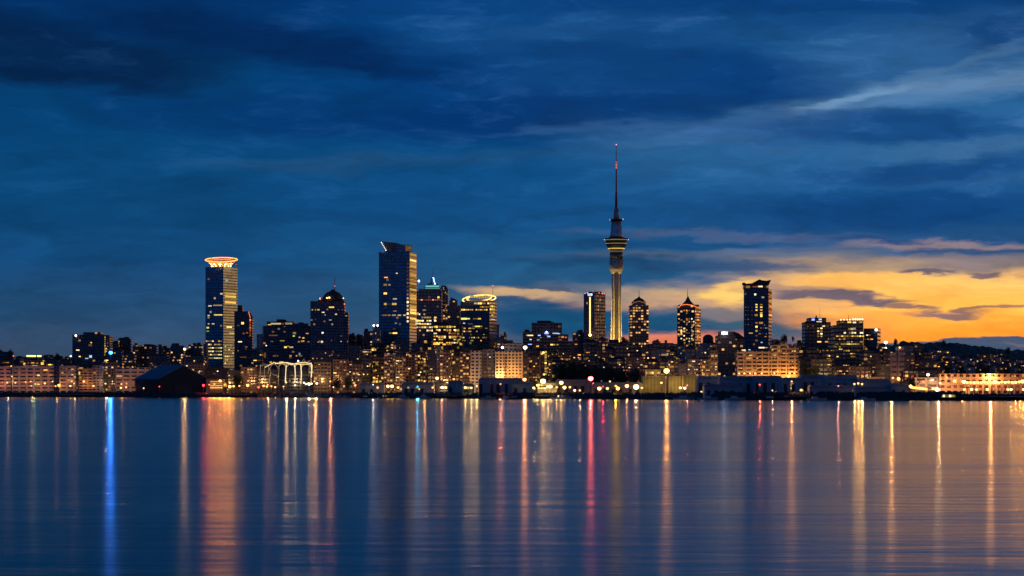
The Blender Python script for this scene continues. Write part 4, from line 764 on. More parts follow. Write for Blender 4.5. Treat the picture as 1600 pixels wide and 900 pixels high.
for a0_, a1_, hh, L in ((421, 435, 8, .5), (435, 447, 5, .8), (447, 461, 6, 1.2), (461, 471, 4, 1.4), (471, 486, 5, 1.2), (406, 420, 5, .3)):
    b.strip([(a0_+(a1_-a0_)*q/8, 568.5+hh-hh*math.sin(math.pi*q/8)) for q in range(9)], .26, (1, .72, .36), L*.6, 'glow_arch')
t = MB(); t.tube([b.L(wx(a, b.Y+1), b.Y+1, wz(c, b.Y+1)) for a, c in ((404, 572), (430, 567.8), (460, 568.5), (487, 569.5))], .8, 6); t.build('beam', WHITE, b.root)
for x, y, s_ in ((466, 564, .25), (475, 598, .35), (482, 599, .7), (487, 599.5, .7), (495, 598, .6), (478, 600, .3), (499, 597, .5)): b.lamp(x, y, (1, .74, .36), s_*.35, .95, 'gantry_lamp', -2)

# ---------------------------------------------------------------- sheds, terminals along the quay
def shed(label, x0, x1, top, off, mat=SHED, wins=(), eave=None, name='boat_shed', group='pale sheds along the quay', cat='shed', dep=22):
    b = Bld(name, label, cat, (x0+x1)/2, off, group); eave = eave or top+4; m_ = (x0+x1)/2
    b.poly([(x0, 640), (x1, 640), (x1, eave), (x0, eave)], 0, dep, mat, 'wall')
    Yb = b.Y; b.poly([(x0-.6, eave), (x1+.6, eave), (x1-2.5, top), (x0+2.5, top)], -.8, dep+.8, BLUEROOF, 'roof')
    A = (wx(x0, Yb), Yb); B = (wx(x1, Yb), Yb); b.faces = [(A, B)]; b.win(list(wins))
    R = random.Random(int(x0))
    for q in range(max(1, int((x1-x0)/13))):
        xx = x0+5+q*13+R.uniform(-2, 2)
        if xx+4 < x1: b.poly([(xx-2.6, 640), (xx+2.6, 640), (xx+2.6, eave+6), (xx-2.6, eave+6)], -.25, .1, BLACK, 'door')
    return b
shed('low pale shed left of the pair of amber quay lamps', 562, 600, 598, 30, wins=[(590, 605.5, 2, 5, 'o')])
shed('long dark-blue shed left of the bright orange kiosk', 628, 678, 597, 30, wins=[(638, 605.6, 3, 2, 'g'), (652, 606, 5, 2, 'g'), (655, 608, 2, 2, 'y'), (677, 605.5, 1.5, 1.5, 'w')])
shed('shed between the white-lit kiosk and the three-lamp shed front', 700, 724, 595, 26); shed('shed front with three small white-gold lamps', 723, 741, 599, 20, wins=[(731, 606, 6, 3.5, 'y')])
shed('wide pale blue shed below the floodlit cream building', 748, 818, 590.5, 34, wins=[], eave=594)
shed('pale angular boat shed left of the bright yellow yard', 800, 834, 596.5, 22)
shed('grey shed behind the yellow-lit yard', 868, 925, 593, 60, CONC); shed('low shed behind the row of amber lamps under the communications tower', 926, 1004, 597.5, 55, CONC)
shed('tall shed at the left end of the blue row', 1090, 1124, 588, 60); shed('second shed of the blue row with a broad plain roof', 1124, 1178, 587.5, 45, eave=593)
shed('third shed of the blue row, below the golden apartments', 1178, 1222, 587, 55, eave=592); shed('shed with two stacked yellow windows', 1222, 1252, 590, 35, wins=[(1237.5, 601, 4.2, 4, 'y'), (1237.5, 606.6, 4, 3.6, 'y'), (1251, 610, 4, 1.8, 'y')])
shed('shed just right of the one with two stacked yellow windows', 1252, 1290, 585.5, 60, eave=591, wins=[(1257, 610.3, 4, 1.4, 'y')]); shed('broad shed with tall roof below the twin-sign tower', 1290, 1340, 586, 45, eave=593)
shed('shed with a sloping right end, last tall one of the blue row', 1340, 1392, 592, 40, eave=598); shed('low shed at the right end of the blue row', 1392, 1420, 599, 30, eave=603)
for (x0, x1, t_, off, lab) in ((1100, 1160, 600, 14, 'low white workshop in front of the blue shed row, left one'), (1265, 1330, 601.5, 14, 'low white workshop in front of the blue shed row, middle one'), (1335, 1385, 604, 12, 'low white workshop in front of the blue shed row, right one')): shed(lab, x0, x1, t_, off, dep=12, name='workshop', group='low workshops before the blue sheds', cat='workshop')

# kiosk with orange glow, yellow yard, striped warehouses
b = Bld('lit_kiosk', 'small quay kiosk with brilliant white front and orange roof glow', 'kiosk', 692, 14); b.sec(685.5, 699, 597, 'flat', dep=9, cap=False); b.win([(691, 605.6, 9, 4.2, 'w'), (697, 606, 3, 3.2, 'w'), (691, 600, 9, 2, 'o'), (697.5, 597.6, 2, 2, 'w')]); b.lamp(691, 605.4, (1, .75, .5), .35, 1.3, 'front_lamp', -2); b.lamp(696.5, 605.6, (1, .6, .3), .2, 1, 'front_lamp', -2)
b = Bld('lit_terminal', 'yellow-lit ferry terminal building in the bright yard', 'terminal', 855, 34); b.sec(840, 868, 598.5, 'pale', dep=16, cap=False); b.poly([(838, 598.5), (870, 598.5), (866, 596), (842, 596)], -1, 17, ROOF, 'roof'); b.win(fill(842, 866, 602, 602.2, 4.4, 9, .95, 'yyw', 3.4, 2.6)+fill(842, 866, 606.5, 606.6, 4.4, 9, .95, 'ywy', 3.4, 2.6)); b.flood(840, 868, 611, (1, .62, .18), 1500, yo=-10, tilt=30)
for (x0, x1, t_, bo, off, lab, W_) in ((1004, 1040, 588, 594, 100, 'low warehouse with yellow-striped front left of the star-bright lamp', 1500), (1044, 1067, 588, 600, 85, 'yellow-lit ribbed warehouse just right of the star-bright lamp', 1900), (1068, 1090, 587, 600, 84, 'dimmer amber ribbed warehouse, right of the yellow ribbed one', 1100)):
    b = Bld('ribbed_warehouse', lab, 'warehouse', (x0+x1)/2, off, 'ribbed warehouses by the star-bright lamp'); b.sec(x0, x1, t_, 'pale', dep=18, m=plain('ribbed_cladding', (.5, .42, .25)), cap=False); r_ = MB(); Yr = b.Y
    for q in range(int((x1-x0)/2.2)):
        xx = wx(x0+1+q*2.2, Yr)-b.X; r_.box(xx-.22, xx+.22, -.5, -.02, -.2, wz(t_+.6, Yr)-b.g0)
    r_.build('ribs', BLACK, b.root, ); b.flood(x0+1, x1-1, 603, (1, .62, .14), W_, yo=-13, tilt=20, size=1.5)
b = Bld('upper_lit_hall', 'hall with a row of small golden windows above the striped warehouse', 'hall', 1019, 140); b.sec(1008, 1032, 577.5, 'pale', dep=16, cap=False); b.win(fill(1010, 1030, 582.5, 583, 3.2, 9, .9, 'yy', 2.4, 3)+[(1019, 576.8+1.4, 22, .8, 'o')]); b.flood(1008, 1032, 590, (1, .6, .14), 500, yo=-12, tilt=30)

# long arcaded wharf building, far right
b = Bld('arcaded_wharf_building', 'long pink-lit wharf building with rows of small orange openings at right', 'wharf building', 1560, 170)
b.sec(1468, 1660, 584, 'pale', dep=22, m=facade('wharf_facade', (.45, .33, .28), (.06, .03, .03), 4.0, 4.6, .45, .5, dim=.12, dimc=(1, .35, .1), de=.7), cap=False)
b.win([(1473, 590, 3.5, 4, 'o'), (1479, 590, 3, 4, 'o'), (1484, 589.5, 2, 3.5, 'r'), (1489, 589, 3, 2, 'o'), (1473, 597, 4, 3, 'o'), (1485, 597, 2, 4, 'w'), (1493, 597, 3, 3, 'y')]+[(1498+4.4*j, 587.6, 2, 1.4, 'o' if j % 2 else 'y') for j in range(34) if j not in (8, 9, 16, 21, 22)]+[(1522+3.6*j, 592, 1.8, 1.2, 'r') for j in range(8)]+[(1470+6*j, 603, 3.6, 1.2, 'o') for j in range(9)])
b.flood(1469, 1640, 604, (1, .32, .08), 3000, yo=-10, tilt=45, size=2)
b = block('wharf_annex', 'squat pink block left of the long arcaded wharf building', 'wharf building', 1430, 1467.5, 590, 150, 'pale', [(1450, 586+6, 3, 3, 'w'), (1437, 597, 2, 2.6, 'r'), (1443, 596, 3, 3, 'o'), (1434, 600, 3, 3, 'o')]+fill(1432, 1465, 594, 602, 4, 4, .3, 'ro', 2, 2), (605, (1, .32, .12), 2200, 20))
b = Bld('lit_quay_canopy', 'low canopy with a glowing yellow-orange edge at right', 'canopy', 1446, 40); b.poly([(1421, 604), (1469, 606.5), (1469, 608), (1421, 606)], 0, 10, ROOF, 'roof')
for x in (1423, 1434, 1446, 1457, 1468): b.mast(x, 618, 606, .3, 4, 'post')
b.strip([(1421, 602.5), (1423, 605), (1435, 606.5), (1449, 608)], .8, (1, .55, .12), 2.2, name='light_strip'); b.strip([(1456, 607), (1469, 609)], .8, (1, .60, .2), 2.4, name='light_strip'); b.lamp(1464, 608.5, (1, .66, .28), .18, 1.5, 'canopy_lamp', -2); b.lamp(1423, 603.5, (1, .5, .15), .12, 1.2, 'canopy_lamp', -2)
block('mid_orange_house', 'tiny orange-lit house on the quay below the plain right annex', 'building', 1361, 1376, 588.5, 110, 'flat', [(1365, 592, 5, 2.4, 'o'), (1372, 592, 4, 2.4, 'o')], (596, (1, .4, .1), 500, 10))

# ---------------------------------------------------------------- infill city blocks, hand placed tops
LM = [(-100, 'the far-left port'), (110, 'the square black office block'), (180, 'the gabled shed'), (318, 'the ring-crowned tower'), (395, 'the cream-stripped office block'), (485, 'the domed tower'), (548, 'the curved-fin tower'), (655, 'the blue spire tower'), (722, 'the glowing crown building'), (782, 'the floodlit cream building'), (820, 'the blue-sign office'), (900, 'the communications tower'), (984, 'the slim domed apartment tower'), (1040, 'the pyramid-roofed tower'), (1098, 'the brilliant sign block'), (1160, 'the pagoda-roofed tower'), (1252, 'the twin-sign tower'), (1302, 'the white-lamped office'), (1380, 'the pink apartment pair'), (1425, 'the wooded hill'), (1500, 'the arcaded wharf building')]
def lm(px):
    r = LM[0][1]
    for a, n_ in LM:
        if px >= a: r = n_
    return r
ORD = ['first', 'second', 'third', 'fourth', 'fifth', 'sixth', 'seventh', 'eighth', 'ninth', 'tenth', 'eleventh', 'twelfth', 'thirteenth', 'fourteenth', 'fifteenth', 'sixteenth', 'seventeenth', 'eighteenth', 'nineteenth', 'twentieth']
def ordw(i): return ORD[i] if i < 20 else 'twenty-'+ORD[i-20]
INF = {  # row: (offset, [(x0,x1,top,mat,density,kinds)])
 'rear row': (560, [(-60, -20, 560, 'dark', .1, 'o'), (-20, 22, 550, 'dark', .06, 'or'), (22, 40, 559, 'dark', .1, 'o'), (66, 84, 557, 'brown', .1, 'o'), (84, 100, 558, 'dark', .12, 'ow'), (100, 116, 560, 'brown', .2, 'oy'),
   (174, 184, 535, 'brown', .25, 'or'), (184, 207, 530, 'dark', .14, 'oy'), (207, 217, 540, 'brown', .3, 'or'), (217, 247, 540, 'brown', .16, 'oow'), (247, 253, 538, 'dark', .1, 'o'), (253, 266, 544, 'dark', .12, 'yo'), (266, 289, 540.5, 'brown', .12, 'yw'), (289, 294, 546, 'dark', .1, 'y'), (294, 318, 539, 'brown', .2, 'yow'), (318, 323, 537, 'dark', .1, 'y'),
   (393, 402, 546, 'dark', .2, 'oy'), (544, 556, 524, 'dark', .1, 'w'), (556, 568, 526, 'dark', .08, 'yo'), (568, 582, 518, 'dark', .12, 'yow'), (582, 594, 513, 'conc', .1, 'wo'), (776, 786, 530, 'conc', .1, 'o'), (791, 805, 537, 'brown', .1, 'r'), (805, 818, 540, 'dark', .1, 'o'),
   (888, 896, 533, 'dark', .15, 'wo'), (912, 935, 534, 'dark', .12, 'or'), (935, 950, 530, 'brown', .3, 'oyr'), (950, 978, 535.5, 'dark', .1, 'y'), (978, 986, 537, 'dark', .1, 'o'), (1013, 1020, 537, 'dark', .1, 'o'), (1020, 1032, 534, 'dark', .08, 'o'), (1032, 1046, 536.5, 'conc', .1, 'o'), (1046, 1060, 538, 'dark', .1, 'y'),
   (1093, 1100, 540, 'dark', .1, 'y'), (1115, 1124, 536, 'dark', .2, 'yo'), (1206, 1214, 530, 'dark', .1, 'o'), (1246, 1259, 537, 'dark', .1, 'y'), (1297, 1306, 526, 'dark', .1, 'yo'), (1374, 1392, 540, 'brown', .15, 'wo'), (1413, 1428, 541, 'conc', .12, 'oy'), (1428, 1443, 540, 'brown', .16, 'wo'), (1443, 1456, 551, 'dark', .2, 'yo')]),
 'middle row': (400, [(-40, 0, 566, 'brown', .15, 'o'), (0, 20, 563, 'brown', .15, 'or'), (68, 92, 562, 'dark', .2, 'owy'), (92, 113, 563, 'brown', .22, 'ow'), (171, 190, 548, 'dark', .25, 'wy'), (190, 212, 553, 'brown', .3, 'oy'), (212, 232, 562, 'dark', .15, 'ow'), (232, 265, 556, 'brown', .12, 'yo'), (265, 285, 561, 'busy', .3, 'yo'), (285, 321, 556, 'brown', .25, 'yyw'),
   (392, 412, 551, 'brown', .3, 'oy'), (487, 520, 548, 'dark', .12, 'ow'), (520, 547, 552, 'dark', .2, 'yo'), (547, 562, 540, 'dark', .2, 'oy'), (562, 580, 546, 'brown', .25, 'ow'), (580, 610, 540, 'warm', .3, 'yyo'), (610, 626, 537, 'brown', .3, 'oy'), (626, 642, 535, 'dark', .12, 'oy'), (642, 662, 536, 'tower', .14, 'oyw'), (662, 677, 532, 'dark', .1, 'y'), (722, 737, 543, 'dark', .2, 'yo'),
   (824, 838, 546, 'dark', .12, 'yo'), (838, 858, 548, 'warm', .4, 'yyo'), (858, 872, 550, 'dark', .2, 'yo'), (872, 892, 549, 'brown', .35, 'yyo'), (892, 912, 551, 'brown', .25, 'oy'), (912, 934, 543, 'dark', .2, 'yow'), (934, 962, 546, 'brown', .22, 'oy'), (962, 984, 541, 'dark', .2, 'oy'), (984, 1002, 540, 'dark', .16, 'owy'), (1002, 1018, 543, 'brown', .14, 'ow'), (1018, 1031, 547, 'conc', .14, 'o'),
   (1031, 1046, 545, 'pale', .3, 'oyw'), (1046, 1059, 550, 'flat', .3, 'oy'), (1059, 1072, 540, 'conc', .2, 'wo'), (1072, 1086, 545, 'conc', .12, 'o'), (1086, 1097, 541, 'conc', .25, 'yo'), (1248, 1262, 545, 'dark', .08, 'o'), (1262, 1284, 543, 'dark', .1, 'yo'), (1284, 1305, 544, 'dark', .24, 'yy'), (1349, 1366, 549, 'dark', .24, 'yo'), (1366, 1380, 552, 'brown', .2, 'oy'), (1380, 1391, 549, 'dark', .2, 'oy'), (1413, 1430, 555, 'brown', .25, 'oy'), (1430, 1445, 562, 'dark', .3, 'oy'), (1445, 1470, 565, 'brown', .35, 'oyy')]),
 'front row': (210, [(232, 252, 570, 'brown', .2, 'yo'), (252, 285, 568, 'dark', .08, 'yo'), (290, 322, 568, 'brown', .1, 'yw'), (322, 356, 576, 'dark', .15, 'wo'), (356, 376, 579, 'dark', .1, 'y'), (376, 402, 574, 'brown', .22, 'ow'), (402, 440, 577, 'dark', .1, 'oy'), (440, 490, 574, 'dark', .12, 'yo'), (490, 520, 566, 'dark', .2, 'yo'), (520, 545, 562, 'brown', .3, 'yo'), (545, 566, 569, 'brown', .22, 'oyw'), (566, 582, 560, 'dark', .3, 'oyw'), (582, 600, 558, 'warm', .45, 'yyo'), (600, 618, 552, 'busy', .4, 'oyr'), (618, 634, 556, 'brown', .4, 'oyw'), (634, 652, 551, 'busy', .3, 'owr'), (652, 668, 548, 'busy', .3, 'ow'), (668, 682, 543, 'dark', .06, 'y'), (682, 687, 541, 'pale', .2, 'w'), (687, 706, 548, 'busy', .4, 'owr'), (706, 718, 556, 'brown', .35, 'oyr'), (718, 735, 550, 'busy', .35, 'or'), (735, 754, 548, 'conc', .1, 'wo'), (754, 773, 546, 'conc', .08, 'w'),
   (817.5, 826, 552, 'dark', .06, 'o'), (826, 845, 556, 'brown', .3, 'ry'), (845, 862, 561, 'warm', .55, 'yyo'), (862, 890, 564, 'dark', .08, 'y'), (890, 925, 568, 'dark', .04, 'o'), (925, 950, 566, 'dark', .12, 'wo'), (950, 978, 562, 'dark', .14, 'oyw'), (978, 1006, 558, 'brown', .22, 'owr'), (1006, 1030, 566, 'brown', .12, 'oy'), (1030, 1044, 560, 'flat', .35, 'oy'), (1044, 1060, 562, 'flat', .3, 'oyw'), (1060, 1074, 568, 'conc', .2, 'yw'), (1074, 1096, 561, 'conc', .2, 'yow'), (1096, 1110, 562, 'busy', .35, 'oyw'), (1110, 1122, 548, 'busy', .45, 'oyw'),
   (1249, 1272, 564, 'dark', .1, 'o'), (1272, 1300, 562, 'dark', .2, 'y'), (1300, 1330, 572, 'brown', .3, 'yor'), (1330, 1362, 573, 'brown', .2, 'yo'), (1376, 1391, 570, 'dark', .18, 'oy'), (1413, 1431, 580, 'brown', .25, 'or'), (1431, 1470, 578, 'brown', .2, 'or')]),
}
for row, (off, L) in INF.items():
    cnt = {}
    for (x0, x1, t_, mat, dn, kinds) in L:
        l_ = lm((x0+x1)/2); i = cnt.get(l_, 0); cnt[l_] = i+1
        R = random.Random(int(x0*31+t_))
        ws = fill(x0+2, x1-1.5, t_+3.5, min(t_+38, 598), 3.3, 4.3, dn*.85, kinds+('d' if R.random() < .6 else ''), 2.1, 1.6, seed=off)[:46]
        desc = {'dark': 'near-black', 'brown': 'brown', 'conc': 'grey concrete', 'pale': 'pale', 'busy': 'many-windowed', 'warm': 'yellow-windowed', 'flat': 'tawny', 'tower': 'dark slim'}[mat]
        xc = x1-2.5 if (x1 < 760 and x1-x0 > 14 and R.random() < .6) else None
        b = Bld('city_block', f'{desc} {R.choice(["block", "block", "building"])}, {ordw(i)} from left, {row} near {l_}', 'city block', (x0+x1)/2, off+R.uniform(-40, 40), 'infill city blocks')
        b.sec(x0+.3, x1-.3, t_, mat, dep=R.uniform(14, 26), xc=xc, ya=3, yb=14)
        if x1-x0 > 9 and R.random() < .55: b.sec(x0+2, x0+2+(x1-x0)*R.uniform(.3, .55), t_-R.uniform(1.5, 3.5), mat, bot=t_, dep=10, yo=3, cap=False, name='upper_storey'); b.faces = [((wx(x0, b.Y), b.Y), (wx(x1, b.Y), b.Y))]
        if xc: b.faces = [((wx(x0, b.Y+3), b.Y+3), (wx(xc, b.Y), b.Y))]; ws = [q for q in ws if q[0] < xc-1]
        b.win(ws)
        if R.random() < .3: b.mast((x0+x1)/2, t_, t_-R.uniform(2.5, 6), .22)

b = Bld('lit_stair_block', 'narrow block with a bright golden stair column left of dark parkland', 'building', 851, 170); b.sec(844, 857, 549, 'brown', dep=14, cap=False)
b.win([(852.5, 550+4.3*j, 3, 2.8, 'y') for j in range(9)]+[(848, 551, 8, 3.6, 'y'), (846.5, 553, 3, 2, 'o'), (850, 585, 3, 3, 'y'), (855, 581, 2, 3, 'y'), (856, 575, 1.6, 3, 'o'), (848, 566, 2, 2, 'o'), (848, 572, 2, 2, 'd')])
b.lamp(849, 551, (1, .6, .15), .08, 1)

# ---------------------------------------------------------------- houses on the hill
cnt = 0; R = random.Random(21); HL = {}
hs = []
for i in range(64):
    px = R.uniform(1440, 1598); py = R.uniform(556, 581)
    if px < 1480: py = R.uniform(545, 580)
    hs.append((px, py))
hs.sort()
for i, (px, py) in enumerate(hs):
    tier = 'upper' if py < 562 else ('middle' if py < 572 else 'lower'); q = HL.get(tier, 0); HL[tier] = q+1
    Y = {'upper': 4300, 'middle': 3900, 'lower': 3500}[tier]+R.uniform(-100, 100); x = wx(px, Y); z = wz(py, Y); w_ = R.uniform(5, 9)
    root = empty('hillside_house', (x, Y, z-4)); kk = R.choice('yoyw')
    tag(root, f'small {"pale" if i % 2 else "grey"} house with a lit window, {ordw(q) if q < 30 else "last"} from the left, {tier} tier of the hillside', 'house', 'houses on the hillside')
    t = MB(); t.box(-w_, w_, 0, 10, -14, 7); t.build('wall', FM['conc' if i % 2 else 'brown'], root)
    t = MB(); t.slab([(-w_-.6, 7), (w_+.6, 7), (0, 11)], -.5, 10.5); t.build('roof', ROOF, root)
    o = bpy.data.objects.new('window', wmesh(kk)); COL.objects.link(o); o.parent = root; o.location = (R.uniform(-2, 2), -.05, 4); o.scale = (R.uniform(1.6, 3), 1, R.uniform(1.3, 2.0))

# ---------------------------------------------------------------- street lamps and harbour lamps
def lamp(px, py, col, St, label, r=1.1, off=22, name='street_lamp', group='lamps along the waterfront', cat='lamp'):
    Y = shore(px)+off; g0 = terr(off); root = empty(name, (wx(px, Y), Y, g0)); tag(root, label, cat, group); h = wz(py, Y)-g0
    r = r*.95
    t = MB(); t.tube([(0, 0, -.2), (0, 0, h*.6), (0, 0, h-r)], .28, 6, .16); t.build('pole', STEEL, root)
    t = MB(); t.ball((0, 0, h), r, 8, 6, .9); hd = t.build('lamp_head', emat(col, 2.6+max(0, r-.9)*6, False), root)
    t = MB(); t.lathe([(h+r*.75, r*.75), (h+r*1.05, r*.55), (h+r*1.2, .1)], 8); t.build('hood', BLACK, hd)
    if St >= .2:   # added spot that throws the streak onto the water
        l = bpy.data.lights.new('streak_spot', 'SPOT'); l.energy = 20000*St*SB*(1.6 if col[2] > .9 else 1); l.color = (col[0], col[1]**1.2, col[2]**1.2); l.spot_size = math.radians(100); l.spot_blend = .5; l.shadow_soft_size = .3
        o = bpy.data.objects.new('streak_spot', l); COL.objects.link(o); o.parent = hd; o.location = (0, -r-.5, h); o.rotation_euler = (math.radians(-84), 0, 0)
    return root
SB = .62
AM = (1, .42, .09); AMW = (1, .50, .14); CR = (1, .68, .28); RD = (1, .10, .06); PKR = (1, .13, .12); CY = (.05, .55, 1)
